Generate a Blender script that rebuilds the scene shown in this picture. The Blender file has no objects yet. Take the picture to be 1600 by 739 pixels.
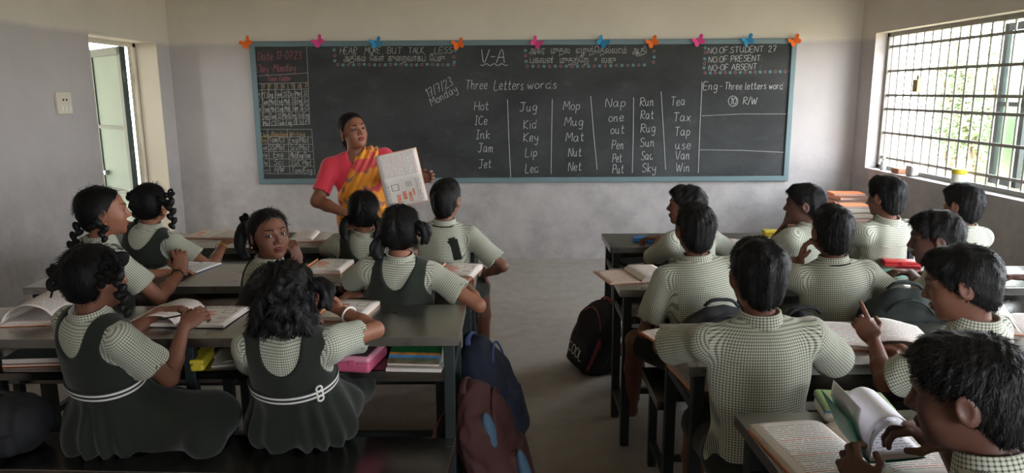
import bpy, bmesh, math, random
import numpy as np
from mathutils import Vector, Matrix, Euler
R = math.radians
random.seed(7); np.random.seed(7)
SC = bpy.context.scene
COL = SC.collection

# ---------------------------------------------------------------- camera
CAM_H, PITCH, ROLL, FPX = 1.60, 11.07, 0.33, 1156.0
cam_d = bpy.data.cameras.new('camera'); cam = bpy.data.objects.new('camera', cam_d); COL.objects.link(cam)
cam_d.sensor_width = 36.0; cam_d.lens = 36.0 * FPX / 1600.0; cam_d.clip_start = 0.05
CAM_M = (Matrix.Translation((0, 0, CAM_H)) @ Matrix.Rotation(R(90 - PITCH), 4, 'X') @ Matrix.Rotation(R(-ROLL), 4, 'Z'))
cam.matrix_world = CAM_M
SC.camera = cam

# ---------------------------------------------------------------- world, daylight, exposure
SC.view_settings.view_transform = 'Standard'; SC.view_settings.look = 'None'
SC.view_settings.gamma = 1.0; SC.view_settings.use_curve_mapping = False
SC.view_settings.exposure = 1.25
SC.cycles.use_denoising = True
SC.cycles.max_bounces = 10; SC.cycles.diffuse_bounces = 6; SC.cycles.glossy_bounces = 4
SC.cycles.sample_clamp_indirect = 8.0
world = bpy.data.worlds.new('world'); SC.world = world; world.use_nodes = True
wn = world.node_tree.nodes; wl = world.node_tree.links
bg = wn['Background']; bg.inputs['Strength'].default_value = 11.0
tc = wn.new('ShaderNodeTexCoord'); sp = wn.new('ShaderNodeSeparateXYZ'); cr = wn.new('ShaderNodeValToRGB')
wl.new(tc.outputs['Generated'], sp.inputs[0]); wl.new(sp.outputs['Z'], cr.inputs[0]); wl.new(cr.outputs[0], bg.inputs['Color'])
cr.color_ramp.elements[0].position = 0.0; cr.color_ramp.elements[0].color = (.95, .97, 1, 1)
cr.color_ramp.elements[1].position = 0.7; cr.color_ramp.elements[1].color = (.78, .88, 1, 1)

RX0, RX1, RY0, RY1, RZ = -3.15, 3.23, -1.6, 7.03, 3.15      # inside faces of the room
WT = 0.23
# openings: (wall, y0, y1, z0, z1)
WIN = [(4.62, 6.76, .90, 2.09), (1.3, 3.7, .90, 2.09)]        # right wall
WINL = [(0.3, 2.6, .90, 2.09)]                                # left wall, behind the camera's view
WINR = [(1.0, 2.7, 1.15, 2.1)]                # rear wall: x0, x1
DOOR = (5.70, 6.78, 0.0, 2.05)
sun_d = bpy.data.lights.new('sun', 'SUN'); sun_d.energy = 7.0; sun_d.angle = R(.5); sun_d.color = (1, .95, .86)
sun = bpy.data.objects.new('sun', sun_d); sun.rotation_euler = (R(-8), R(-33), 0); COL.objects.link(sun)      # high, from the left side of the building
def portal(name, loc, rot, sx, sy):
    l = bpy.data.lights.new(name, 'AREA'); l.shape = 'RECTANGLE'; l.size = sx; l.size_y = sy
    l.cycles.is_portal = True
    o = bpy.data.objects.new(name, l); o.location = loc; o.rotation_euler = rot; COL.objects.link(o)
for (y0, y1, z0, z1) in WIN:
    portal('window_daylight', (RX1 + WT + .02, (y0+y1)/2, (z0+z1)/2), (0, R(90), 0), z1-z0, y1-y0)
for (y0, y1, z0, z1) in WINL:
    portal('window_daylight', (RX0 - WT - .02, (y0+y1)/2, (z0+z1)/2), (0, R(-90), 0), z1-z0, y1-y0)
for (y0, y1, z0, z1) in WINR:
    portal('window_daylight', ((y0+y1)/2, RY0 - WT - .02, (z0+z1)/2), (R(90), 0, 0), y1-y0, z1-z0)
portal('door_daylight', (RX0 - WT - .02, (DOOR[0]+DOOR[1])/2, 1.02), (0, R(-90), 0), 2.05, 1.06)

def P(x, y, Y=None, Z=None, X=None):
    """photo pixel (1600x739) -> world point on the plane Y=, Z= or X="""
    d = CAM_M.to_3x3() @ Vector(((x - 800) / FPX, -(y - 369.5) / FPX, -1))
    o = Vector((0, 0, CAM_H))
    if Y is not None: t = (Y - o.y) / d.y
    elif Z is not None: t = (Z - o.z) / d.z
    else: t = (X - o.x) / d.x
    return o + d * t

# ---------------------------------------------------------------- object helpers
def tag(o, label=None, cat=None, group=None, kind=None):
    if label: o['label'] = label
    if cat: o['category'] = cat
    if group: o['group'] = group
    if kind: o['kind'] = kind
    return o
def empty(name, loc, label=None, cat=None, group=None, rz=0.0, kind=None):
    o = bpy.data.objects.new(name, None); o.location = loc; o.rotation_euler = (0, 0, rz); o.empty_display_size = .05
    COL.objects.link(o); return tag(o, label, cat, group, kind)
def mesh_obj(name, verts, faces, mat, parent=None, smooth=False, mats=None, world_verts=False):
    me = bpy.data.meshes.new(name)
    if world_verts and parent is not None:
        M = parent_matrix(parent).inverted(); verts = [M @ Vector(v) for v in verts]
    me.from_pydata([tuple(v) for v in verts], [], [tuple(f) for f in faces]); me.update()
    if smooth: me.polygons.foreach_set('use_smooth', [True] * len(me.polygons))
    o = bpy.data.objects.new(name, me); COL.objects.link(o)
    for m in (mats or [mat]): me.materials.append(m)
    if parent: o.parent = parent
    return o
def parent_matrix(o):
    M = o.matrix_basis.copy()
    while o.parent: o = o.parent; M = o.matrix_basis @ M
    return M
class MB:
    """collects boxes, bars, tubes and sheets, then links them as ONE mesh"""
    def __init__(s): s.v = []; s.f = []; s.mi = []; s.cur = 0; s.uv = {}
    def add(s, vs, fs):
        n = len(s.v); s.v += [Vector(v) for v in vs]
        for f in fs: s.f.append([i + n for i in f]); s.mi.append(s.cur)
    def box(s, x0, x1, y0, y1, z0, z1, M=None):
        vs = [Vector(p) for p in ((x0,y0,z0),(x1,y0,z0),(x1,y1,z0),(x0,y1,z0),(x0,y0,z1),(x1,y0,z1),(x1,y1,z1),(x0,y1,z1))]
        if M: vs = [M @ v for v in vs]
        s.add(vs, [(0,3,2,1),(4,5,6,7),(0,1,5,4),(1,2,6,5),(2,3,7,6),(3,0,4,7)])
    def rbox(s, x0, x1, y0, y1, z0, z1, r=.004, M=None, seg=2):
        bm = bmesh.new(); bmesh.ops.create_cube(bm, size=1)
        for v in bm.verts: v.co = Vector(((x0+x1)/2 + v.co.x*(x1-x0), (y0+y1)/2 + v.co.y*(y1-y0), (z0+z1)/2 + v.co.z*(z1-z0)))
        bmesh.ops.bevel(bm, geom=bm.edges[:], offset=r, segments=seg, affect='EDGES', profile=.5)
        bm.verts.index_update()
        s.add([(M @ v.co) if M else v.co.copy() for v in bm.verts], [[v.index for v in f.verts] for f in bm.faces]); bm.free()
    def tube(s, pts, r, n=8, closed=False, cap=True, flat=1.0, up=None):
        pts = [Vector(p) for p in pts]; m = len(pts)
        rs = r if isinstance(r, (list, tuple)) else [r] * m
        base = len(s.v); prev = None
        for i, p in enumerate(pts):
            a = pts[(i-1) % m] if (closed or i > 0) else p; b = pts[(i+1) % m] if (closed or i < m-1) else p
            t = (b - a); t = t.normalized() if t.length > 1e-9 else Vector((0,0,1))
            if prev is None:
                u = Vector(up) if up else (Vector((0,0,1)) if abs(t.z) < .9 else Vector((1,0,0)))
            else: u = prev
            u = (u - t * u.dot(t)).normalized(); prev = u; w = t.cross(u)
            for k in range(n):
                A = 2*math.pi*(k+.5)/n
                s.v.append(p + (u*math.cos(A)*flat + w*math.sin(A)) * rs[i])
        for i in range(m if closed else m-1):
            for k in range(n):
                a = base + i*n + k; b = base + i*n + (k+1) % n; c = base + ((i+1) % m)*n + (k+1) % n; d = base + ((i+1) % m)*n + k
                s.f.append([a, b, c, d]); s.mi.append(s.cur)
        if cap and not closed:
            s.f.append([base + k for k in range(n)][::-1]); s.mi.append(s.cur)
            s.f.append([base + (m-1)*n + k for k in range(n)]); s.mi.append(s.cur)
    def lathe(s, prof, n=20, M=None):
        base = len(s.v)
        for (r, z) in prof:
            for k in range(n):
                v = Vector((r*math.cos(2*math.pi*k/n), r*math.sin(2*math.pi*k/n), z)); s.v.append(M @ v if M else v)
        for i in range(len(prof)-1):
            for k in range(n):
                s.f.append([base+i*n+k, base+i*n+(k+1) % n, base+(i+1)*n+(k+1) % n, base+(i+1)*n+k]); s.mi.append(s.cur)
        s.f.append([base+k for k in range(n)][::-1]); s.mi.append(s.cur)
        s.f.append([base+(len(prof)-1)*n+k for k in range(n)]); s.mi.append(s.cur)
    def build(s, name, mat, parent=None, smooth=False, mats=None, world_verts=False):
        o = mesh_obj(name, s.v, s.f, mat, parent, smooth, mats, world_verts)
        if mats: o.data.polygons.foreach_set('material_index', s.mi)
        return o
def smooth_pts(pts, n=6):
    pts = [Vector(p) for p in pts]; out = []
    for i in range(len(pts)-1):
        p0, p1, p2, p3 = pts[max(i-1,0)], pts[i], pts[i+1], pts[min(i+2, len(pts)-1)]
        for k in range(n):
            t = k/n
            out.append(.5*((2*p1) + (p2-p0)*t + (2*p0-5*p1+4*p2-p3)*t*t + (3*p1-p0-3*p2+p3)*t**3))
    return out + [pts[-1]]

# ---------------------------------------------------------------- materials
MATS = {}
class NT:
    def __init__(s, m): s.t = m.node_tree; s.n = s.t.nodes; s.l = s.t.links
    def __call__(s, typ, **kw):
        x = s.n.new('ShaderNode' + typ)
        for k, v in kw.items():
            if k.startswith('i_'):
                key = k[2:]; key = int(key) if key.isdigit() else key.replace('_', ' ')
                if hasattr(v, 'is_output'): s.l.new(v, x.inputs[key])
                else: x.inputs[key].default_value = v
            else: setattr(x, k, v)
        return x
    def math(s, op, a, b=None, c=None, clamp=False):
        x = s.n.new('ShaderNodeMath'); x.operation = op; x.use_clamp = clamp
        for i, v in enumerate((a, b, c)):
            if v is None: continue
            if hasattr(v, 'is_output'): s.l.new(v, x.inputs[i])
            else: x.inputs[i].default_value = v
        return x.outputs[0]
    def mix(s, f, a, b, typ='MIX'):
        x = s.n.new('ShaderNodeMix'); x.data_type = 'RGBA'; x.blend_type = typ
        for sock, v in ((x.inputs[0], f), (x.inputs[6], a), (x.inputs[7], b)):
            if hasattr(v, 'is_output'): s.l.new(v, sock)
            else: sock.default_value = v if not isinstance(v, tuple) else (*v[:3], 1)
        return x.outputs[2]
    def ramp(s, f, *stops):
        x = s.n.new('ShaderNodeValToRGB'); s.l.new(f, x.inputs[0]); e = x.color_ramp.elements
        while len(e) < len(stops): e.new(.5)
        for el, (p, c) in zip(e, stops):
            el.position = p; el.color = (c, c, c, 1) if not isinstance(c, tuple) else (*c[:3], 1)
        return x.outputs[0]
def lin(r, g=None, b=None):
    """sRGB 0..255 -> linear"""
    if g is None: g = b = r
    f = lambda c: (c/255/12.92) if c/255 <= .04045 else ((c/255+.055)/1.055)**2.4
    return (f(r), f(g), f(b))
def material(name, color=(.5,.5,.5), rough=.6, metal=0.0, spec=.5, bump=None, var=0.0, vscale=8.0, fn=None, sheen=0.0, aniso=0.0):
    if name in MATS: return MATS[name]
    m = bpy.data.materials.new(name); m.use_nodes = True; nt = NT(m); b = nt.n['Principled BSDF']; MATS[name] = m
    b.inputs['Base Color'].default_value = (*color, 1); b.inputs['Roughness'].default_value = rough
    b.inputs['Metallic'].default_value = metal; b.inputs['Specular IOR Level'].default_value = spec
    if sheen: b.inputs['Sheen Weight'].default_value = sheen
    if aniso: b.inputs['Anisotropic'].default_value = aniso
    tcn = nt('TexCoord'); co = tcn.outputs['Object']
    if var:
        n = nt('TexNoise', i_Vector=co, i_Scale=vscale, i_Detail=4.0)
        c = nt.mix(n.outputs[0], tuple(x*(1-var) for x in color), tuple(min(1, x*(1+var)) for x in color))
        nt.l.new(c, b.inputs['Base Color'])
    if bump:
        n2 = nt('TexNoise', i_Vector=co, i_Scale=bump[0], i_Detail=3.0)
        bp = nt('Bump', i_Height=n2.outputs[0], i_Strength=bump[1], i_Distance=bump[2] if len(bump) > 2 else .002)
        nt.l.new(bp.outputs[0], b.inputs['Normal'])
    if fn: fn(nt, b, co)
    return m

def wall_fn(nt, b, co):
    pos = nt('NewGeometry').outputs['Position']; sep = nt('SeparateXYZ', i_0=pos)
    n = nt('TexNoise', i_Vector=pos, i_Scale=1.3, i_Detail=6.0, i_Roughness=.6)
    edge = nt.math('ADD', sep.outputs[2], nt.math('MULTIPLY', n.outputs[0], .05))
    up = nt.ramp(nt.math('SUBTRACT', edge, 1.55), (.50, 0.0), (.54, 1.0))
    lowc = nt.mix(n.outputs[0], lin(172, 166, 165), lin(194, 190, 188))
    upc = nt.mix(n.outputs[0], lin(204, 197, 184), lin(218, 211, 199))
    c = nt.mix(up, lowc, upc)
    n2 = nt('TexNoise', i_Vector=pos, i_Scale=3.2, i_Detail=8.0, i_Roughness=.72)
    zf = nt.ramp(nt.math('MULTIPLY', sep.outputs[2], .5), (0.0, 1.0), (.36, .75), (.62, .12))
    dirt = nt.math('MULTIPLY', nt.ramp(n2.outputs[0], (.36, 0.0), (.66, 1.0)), zf)
    c = nt.mix(nt.math('MULTIPLY', dirt, .5), c, lin(96, 92, 90))
    n3 = nt('TexNoise', i_Vector=pos, i_Scale=14.0, i_Detail=5.0, i_Roughness=.7)
    spots = nt.ramp(n3.outputs[0], (.70, 0.0), (.78, .5))
    c = nt.mix(spots, c, lin(110, 106, 100))
    nt.l.new(c, b.inputs['Base Color'])
    bp = nt('Bump', i_Height=n3.outputs[0], i_Strength=.15, i_Distance=.004); nt.l.new(bp.outputs[0], b.inputs['Normal'])
def floor_fn(nt, b, co):
    pos = nt('NewGeometry').outputs['Position']
    n = nt('TexNoise', i_Vector=pos, i_Scale=1.1, i_Detail=7.0, i_Roughness=.62)
    n2 = nt('TexNoise', i_Vector=pos, i_Scale=9.0, i_Detail=6.0, i_Roughness=.7)
    c = nt.mix(n.outputs[0], lin(138, 132, 124), lin(182, 176, 168))
    c = nt.mix(nt.ramp(n2.outputs[0], (.35, 0.0), (.7, .5)), c, lin(142, 134, 124))
    v = nt('TexNoise', i_Vector=pos, i_Scale=.55, i_Detail=4.0, i_Roughness=.5, i_Distortion=.6)
    sep = nt('SeparateXYZ', i_0=pos)
    yy = nt.ramp(nt.math('MULTIPLY', sep.outputs[1], .2), (.56, 1.0), (.84, .05))
    brown_patch = nt.math('MULTIPLY', nt.ramp(v.outputs[0], (.36, 0.0), (.58, 1.0)), yy)  # brown noise patches, stronger towards the camera end of the floor
    c = nt.mix(nt.math('MULTIPLY', brown_patch, .7), c, lin(104, 80, 60))
    nt.l.new(c, b.inputs['Base Color'])
    nt.l.new(nt.ramp(n2.outputs[0], (.3, .38), (.7, .62)), b.inputs['Roughness'])
    bp = nt('Bump', i_Height=n2.outputs[0], i_Strength=.12, i_Distance=.003); nt.l.new(bp.outputs[0], b.inputs['Normal'])
def steel_fn(nt, b, co):
    mp = nt('Mapping', i_Vector=co); mp.inputs['Scale'].default_value = (3, 260, 40)
    n = nt('TexNoise', i_Vector=mp.outputs[0], i_Scale=1.0, i_Detail=3.0)
    n2 = nt('TexNoise', i_Vector=co, i_Scale=5.0, i_Detail=6.0, i_Roughness=.65)
    nt.l.new(nt.mix(n2.outputs[0], lin(122, 120, 116), lin(160, 157, 152)), b.inputs['Base Color'])
    nt.l.new(nt.math('ADD', nt.ramp(n2.outputs[0], (.2, .13), (.9, .27)), nt.math('MULTIPLY', n.outputs[0], .08)), b.inputs['Roughness'])
    bp = nt('Bump', i_Height=n.outputs[0], i_Strength=.06, i_Distance=.001); nt.l.new(bp.outputs[0], b.inputs['Normal'])
def board_fn(nt, b, co):
    mp = nt('Mapping', i_Vector=co); mp.inputs['Scale'].default_value = (1, 1, 1.6)
    n = nt('TexNoise', i_Vector=mp.outputs[0], i_Scale=1.2, i_Detail=6.0, i_Roughness=.6, i_Distortion=.4)
    n2 = nt('TexNoise', i_Vector=mp.outputs[0], i_Scale=6.0, i_Detail=5.0, i_Roughness=.7)
    c = nt.mix(nt.ramp(n.outputs[0], (.35, 0.0), (.75, 1.0)), lin(44, 46, 46), lin(70, 72, 73))
    c = nt.mix(nt.ramp(n2.outputs[0], (.55, 0.0), (.8, .35)), c, lin(92, 94, 95))
    nt.l.new(c, b.inputs['Base Color'])
def chalk_mat(name, c):
    def fn(nt, b, co):
        n = nt('TexNoise', i_Vector=co, i_Scale=160.0, i_Detail=2.0)
        nt.l.new(nt.mix(nt.ramp(n.outputs[0], (.3, 0.0), (.6, 1.0)), tuple(x*.55+.02 for x in c), c), b.inputs['Base Color'])
    return material(name, c, .95, spec=.1, fn=fn)
M_wall = material('wall_paint', fn=wall_fn, rough=.85, spec=.2)
M_ceil = material('ceiling_paint', lin(205, 200, 188), .9, var=.05)
M_floor = material('concrete_floor', fn=floor_fn, spec=.4)
M_steel = material('brushed_steel', metal=1.0, fn=steel_fn)
def desktop_fn(nt, b, co):
    steel_fn(nt, b, co); n = nt('TexNoise', i_Vector=co, i_Scale=4.0, i_Detail=5.0, i_Roughness=.6)
    nt.l.new(nt.ramp(n.outputs[0], (.25, .22), (.8, .40)), b.inputs['Roughness']); nt.l.new(nt.mix(n.outputs[0], lin(140, 138, 133), lin(186, 183, 177)), b.inputs['Base Color'])
M_desktop = material('scuffed_steel_top', metal=1.0, fn=desktop_fn)
M_tube = material('painted_tube_frame', lin(42, 49, 48), .5, metal=.3, var=.2, vscale=20)
M_board = material('blackboard_slate', fn=board_fn, rough=.75, spec=.25)
M_bframe = material('board_frame_paint', lin(98, 121, 126), .5, var=.08, vscale=6)
M_greendoor = material('green_door_paint', lin(88, 114, 101), .5, var=.10, vscale=4)
M_darkgreen = material('dark_green_paint', lin(52, 68, 62), .5, var=.1)
M_cream = material('cream_paint', lin(214, 206, 188), .8, var=.06, vscale=3)
M_grille = material('grille_paint', lin(150, 146, 138), .55, metal=.2, var=.12, vscale=30)
M_white = material('white_plastic', lin(226, 222, 214), .45)
M_black = material('black_plastic', lin(22, 22, 22), .5)
M_silver = material('silver_metal', lin(190, 190, 188), .3, metal=1.0)
# ================================================================ SOLID MODELLER (smooth blended solids -> one continuous mesh)
class Solid:
    def __init__(s): s.ops = []; s.lo = np.full(3, 1e9); s.hi = np.full(3, -1e9); s.noise = None
    def _bb(s, lo, hi, neg):
        if not neg: s.lo = np.minimum(s.lo, lo); s.hi = np.maximum(s.hi, hi)
    def cap(s, a, b, ra, rb=None, k=.012, neg=False):
        a = np.array(a, float); b = np.array(b, float); rb = ra if rb is None else rb; r = max(ra, rb)
        lo = np.minimum(a, b) - r; hi = np.maximum(a, b) + r; s._bb(lo, hi, neg)
        ba = b - a; L2 = max(float(ba @ ba), 1e-12)
        def f(p):
            pa = p - a; h = np.clip(pa @ ba / L2, 0, 1)
            q = pa - h[:, None] * ba
            return np.sqrt((q*q).sum(1)) - (ra + (rb - ra) * h)
        s.ops.append((f, lo, hi, k, neg)); return s
    def ell(s, c, r, M=None, k=.012, neg=False):
        c = np.array(c, float); r = np.array(r, float); M = np.eye(3) if M is None else np.array(M, float)
        e = np.abs(M) @ r; lo = c - e; hi = c + e; s._bb(lo, hi, neg)
        def f(p):
            q = (p - c) @ M; k0 = np.sqrt(((q/r)**2).sum(1)); k1 = np.sqrt(((q/(r*r))**2).sum(1))
            return np.where(k1 < 1e-9, -r.min(), k0*(k0-1)/np.maximum(k1, 1e-9))
        s.ops.append((f, lo, hi, k, neg)); return s
    def box(s, c, h, M=None, rad=.01, k=.012, neg=False):
        c = np.array(c, float); h = np.array(h, float) - rad; M = np.eye(3) if M is None else np.array(M, float)
        e = np.abs(M) @ (h + rad); lo = c - e; hi = c + e; s._bb(lo, hi, neg)
        def f(p):
            q = np.abs((p - c) @ M) - h
            return np.sqrt((np.maximum(q, 0)**2).sum(1)) + np.minimum(q.max(1), 0) - rad
        s.ops.append((f, lo, hi, k, neg)); return s
    def tubecut(s, a, b, ra, rb, k=.01, cut_a=False, cut_b=True):
        """round cone whose end(s) are cut flat: sleeves, trouser legs, cuffs"""
        a = np.array(a, float); b = np.array(b, float); r = max(ra, rb)
        lo = np.minimum(a, b) - r; hi = np.maximum(a, b) + r; s._bb(lo, hi, False)
        ba = b - a; L = float(np.sqrt(ba @ ba)); n = ba / L
        def f(p):
            pa = p - a; t = pa @ n; h = np.clip(t / L, 0, 1)
            q = pa - (h*L)[:, None] * n
            d = np.sqrt((q*q).sum(1)) - (ra + (rb - ra) * h)
            if cut_b: d = np.maximum(d, t - L)
            if cut_a: d = np.maximum(d, -t)
            return d
        s.ops.append((f, lo, hi, k, False)); return s
    def half(s, c, n, k=.004):
        """keep the side opposite to n"""
        c = np.array(c, float); n = np.array(n, float); n = n / np.sqrt(n @ n)
        s.ops.append((lambda p: -((p - c) @ n), None, None, k, True)); return s
    def func(s, f, k=.004):
        """cut away where f < 0"""
        s.ops.append((f, None, None, k, True)); return s
    def __call__(s, p):
        d = np.full(len(p), .25)
        for f, lo, hi, k, neg in s.ops:
            if lo is None: idx = np.where(d < .05)[0]
            else:
                m = k + .035; idx = np.where(((p > lo - m) & (p < hi + m)).all(1))[0]
            if not len(idx): continue
            v = f(p[idx]); a = d[idx]
            if neg:
                v = -v; h = np.maximum(k - np.abs(a - v), 0) / k; d[idx] = np.maximum(a, v) + h*h*k*.25
            else:
                h = np.maximum(k - np.abs(a - v), 0) / k; d[idx] = np.minimum(a, v) - h*h*k*.25
        if s.noise is not None:
            idx = np.where(np.abs(d) < .05)[0]
            if len(idx): d[idx] -= s.noise(p[idx])
        return d
    def mesh(s, h, newton=2):
        B = 6; pad = h*2 + .012
        lo = s.lo - pad; n = np.ceil((s.hi + pad - lo) / (h*B)).astype(int); N = n*B + 1
        ax = [lo[i] + (np.arange(n[i]) + .5) * h * B for i in range(3)]
        g = np.stack(np.meshgrid(*ax, indexing='ij'), -1).reshape(-1, 3)
        dc = s(g).reshape(n); near = np.abs(dc) < h*B*.90*1.35 + .006
        F = np.full(N, .25, np.float32)
        ins = np.argwhere(dc < 0)
        blk = np.argwhere(near)
        for b in ins:
            F[b[0]*B:b[0]*B+B+1, b[1]*B:b[1]*B+B+1, b[2]*B:b[2]*B+B+1] = -.25
        if not len(blk): return np.zeros((0, 3)), np.zeros((0, 4), int)
        o = np.arange(B+1); off = np.stack(np.meshgrid(o, o, o, indexing='ij'), -1).reshape(-1, 3)
        for c0 in range(0, len(blk), 600):
            ii = (blk[c0:c0+600, None, :]*B + off[None]).reshape(-1, 3)
            F[ii[:, 0], ii[:, 1], ii[:, 2]] = s(lo + ii*h)
        S = F < 0
        c = np.zeros(N-1, np.int8)
        for i in (0, 1):
            for j in (0, 1):
                for k in (0, 1): c += S[i:N[0]-1+i, j:N[1]-1+j, k:N[2]-1+k]
        act = (c > 0) & (c < 8); A = np.argwhere(act)
        cid = np.full(N-1, -1, np.int32); cid[act] = np.arange(len(A))
        corner = [(i, j, k) for i in (0, 1) for j in (0, 1) for k in (0, 1)]
        val = {q: F[A[:, 0]+q[0], A[:, 1]+q[1], A[:, 2]+q[2]] for q in corner}
        acc = np.zeros((len(A), 3)); cnt = np.zeros(len(A))
        for q in corner:
            for e in range(3):
                if q[e]: continue
                q2 = tuple(1 if t == e else q[t] for t in range(3)); va, vb = val[q], val[q2]
                cr = (va < 0) != (vb < 0); t = np.where(cr, va / np.where(va == vb, 1, va - vb), 0)
                pt = np.tile(np.array(q, float), (len(A), 1)); pt[:, e] += t
                acc[cr] += pt[cr]; cnt[cr] += 1
        V = lo + (A + acc / np.maximum(cnt, 1)[:, None]) * h
        faces = []
        for e in range(3):
            u, w = (e+1) % 3, (e+2) % 3
            sl0 = [slice(None)]*3; sl1 = [slice(None)]*3; sl0[e] = slice(0, -1); sl1[e] = slice(1, None)
            X = S[tuple(sl0)] != S[tuple(sl1)]; E = np.argwhere(X)
            ok = (E[:, u] > 0) & (E[:, w] > 0) & (E[:, u] < N[u]-1) & (E[:, w] < N[w]-1); E = E[ok]
            flip = S[E[:, 0], E[:, 1], E[:, 2]]
            q = []
            for du, dw in ((-1, -1), (0, -1), (0, 0), (-1, 0)):
                T = E.copy(); T[:, u] += du; T[:, w] += dw; q.append(cid[T[:, 0], T[:, 1], T[:, 2]])
            q = np.stack(q, 1); q[~flip] = q[~flip][:, ::-1]; faces.append(q)
        Fc = np.concatenate(faces); Fc = Fc[(Fc >= 0).all(1)]
        for _ in range(newton):
            e = h*.35; d0 = s(V); gr = np.stack([(s(V + np.eye(3)[i]*e) - s(V - np.eye(3)[i]*e)) / (2*e) for i in range(3)], 1)
            st = -(d0 / np.maximum((gr*gr).sum(1), .25))[:, None] * gr
            ln = np.sqrt((st*st).sum(1)); st *= np.minimum(1, h*.6 / np.maximum(ln, 1e-9))[:, None]; V = V + st
        return V, Fc
def np_mesh(name, V, Fc, mat, parent=None, origin=(0, 0, 0), smooth=True):
    V = V - np.array(origin); me = bpy.data.meshes.new(name)
    me.vertices.add(len(V)); me.vertices.foreach_set('co', V.astype(np.float32).ravel())
    me.loops.add(Fc.size); me.loops.foreach_set('vertex_index', Fc.astype(np.int32).ravel())
    me.polygons.add(len(Fc)); me.polygons.foreach_set('loop_start', np.arange(len(Fc), dtype=np.int32)*4)
    me.polygons.foreach_set('use_smooth', np.full(len(Fc), smooth)); me.update(calc_edges=True); me.validate()
    me.materials.append(mat); o = bpy.data.objects.new(name, me); COL.objects.link(o)
    if parent: o.parent = parent
    return o
def solid_obj(name, S, h, mat, parent=None, origin=(0, 0, 0)):
    V, Fc = S.mesh(h); return np_mesh(name, V, Fc, mat, parent, origin)
def folds(amp, freq, seed=0, ax=(1, 1, .35)):
    rs = np.random.RandomState(seed); ks = rs.normal(size=(5, 3)) * freq * np.array(ax); ph = rs.uniform(0, 6.28, 5)
    def f(p):
        s = 0
        for k, q in zip(ks, ph): s = s + np.sin(p @ k + q)
        return s * amp / 3
    return f
# ================================================================ ROOM SHELL
def structure(o): o['kind'] = 'structure'; return o
b = MB(); b.box(RX0-WT, RX1+WT, RY0-WT, RY1+WT, -.12, 0); structure(b.build('floor', M_floor))
b = MB(); b.box(RX0-WT, RX1+WT, RY0-WT, RY1+WT, RZ, RZ+.12); structure(b.build('ceiling', M_ceil))
b = MB(); b.box(RX0-WT, RX1+WT, RY1, RY1+WT, 0, RZ); structure(b.build('wall_front', M_wall))
b = MB(); xx = RX0-WT
for (y0, y1, z0, z1) in WINR:
    b.box(xx, y0, RY0-WT, RY0, 0, RZ); b.box(y0, y1, RY0-WT, RY0, 0, z0); b.box(y0, y1, RY0-WT, RY0, z1, RZ); xx = y1
b.box(xx, RX1+WT, RY0-WT, RY0, 0, RZ); structure(b.build('wall_rear', M_wall))
def wall_with_holes(name, x0, x1, holes):
    m = MB(); y = RY0
    for (y0, y1, z0, z1) in sorted(holes):
        m.box(x0, x1, y, y0, 0, RZ); m.box(x0, x1, y0, y1, z1, RZ)
        if z0 > 0: m.box(x0, x1, y0, y1, 0, z0)
        y = y1
    m.box(x0, x1, y, RY1, 0, RZ)
    return structure(m.build(name, M_wall))
wall_with_holes('wall_right', RX1, RX1+WT, WIN)
wall_with_holes('wall_left', RX0-WT, RX0, WINL + [DOOR])
b = MB(); b.box(-40, 40, -30, 50, -.45, -.13); structure(b.build('ground', material('earth', lin(150, 138, 112), .95, var=.25, vscale=2)))

# barred windows: frame, bars, rails; the front one is in view
def window(n, x, y0, y1, z0, z1, sgn):
    w = structure(empty('window_%d' % n, (x, (y0+y1)/2, z0)))
    f = MB(); t = .035
    hw = (y1-y0)/2; H = z1-z0
    f.box(-.025, .025, -hw, -hw+t, 0, H); f.box(-.025, .025, hw-t, hw, 0, H)
    f.box(-.025, .025, -hw, hw, 0, t); f.box(-.025, .025, -hw, hw, H-t, H)
    f.build('window_frame', M_grille, w)
    k = 0; yy = -hw + t + .065
    while yy < hw - t:
        m = MB(); m.tube([(0, yy, .02), (0, yy, H-.02)], .0085, 8); m.build('window_bar', M_grille, w); yy += .1235
    for zz in (.10, .32, .53, .65, .86, 1.07):
        m = MB(); m.box(-.006, .006, -hw+.02, hw-.02, zz-.011, zz+.011); m.build('window_rail', M_grille, w)
    return w
w1 = window(1, RX1 + .13, *WIN[0], 1)
window(2, RX1 + .13, *WIN[1], 1)
window(3, RX0 - .13, *WINL[0], -1)
# open casement leaf at the near end of the front window, outside the bars
cs = MB(); Mc = Matrix.Translation((.10, -.66, .03)) @ Matrix.Rotation(R(-6), 4, 'Z')
for (a0, a1, c0, c1) in ((0, .36, 0, .05), (0, .36, 1.07, 1.12), (0, .05, 0, 1.12), (.31, .36, 0, 1.12), (0, .36, .55, .58)):
    cs.box(-.015, .015, a0, a1, c0, c1, Mc)
leaf = cs.build('casement_leaf', M_tube, w1)
gl = MB(); gl.box(-.003, .003, .05, .31, .05, 1.07, Mc)
def glass_fn(nt, b, co):
    b.inputs['Transmission Weight'].default_value = 1.0; b.inputs['IOR'].default_value = 1.1
gl.build('pane', material('window_glass', lin(200, 214, 205), .25, fn=glass_fn), leaf)
# box bracket hanging on the grille
hb = MB(); q = P(1433, 134, X=RX1+.12)
hb.rbox(-.02, .02, -.035, .035, -.05, .05, .004); hb.box(-.004, .004, -.012, .012, .05, .085)
o = hb.build('padlock', material('brass_dull', lin(140, 120, 70), .45, metal=.6)); o.location = q
tag(o, 'small dull brass padlock hanging on the barred window', 'padlock')

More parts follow.
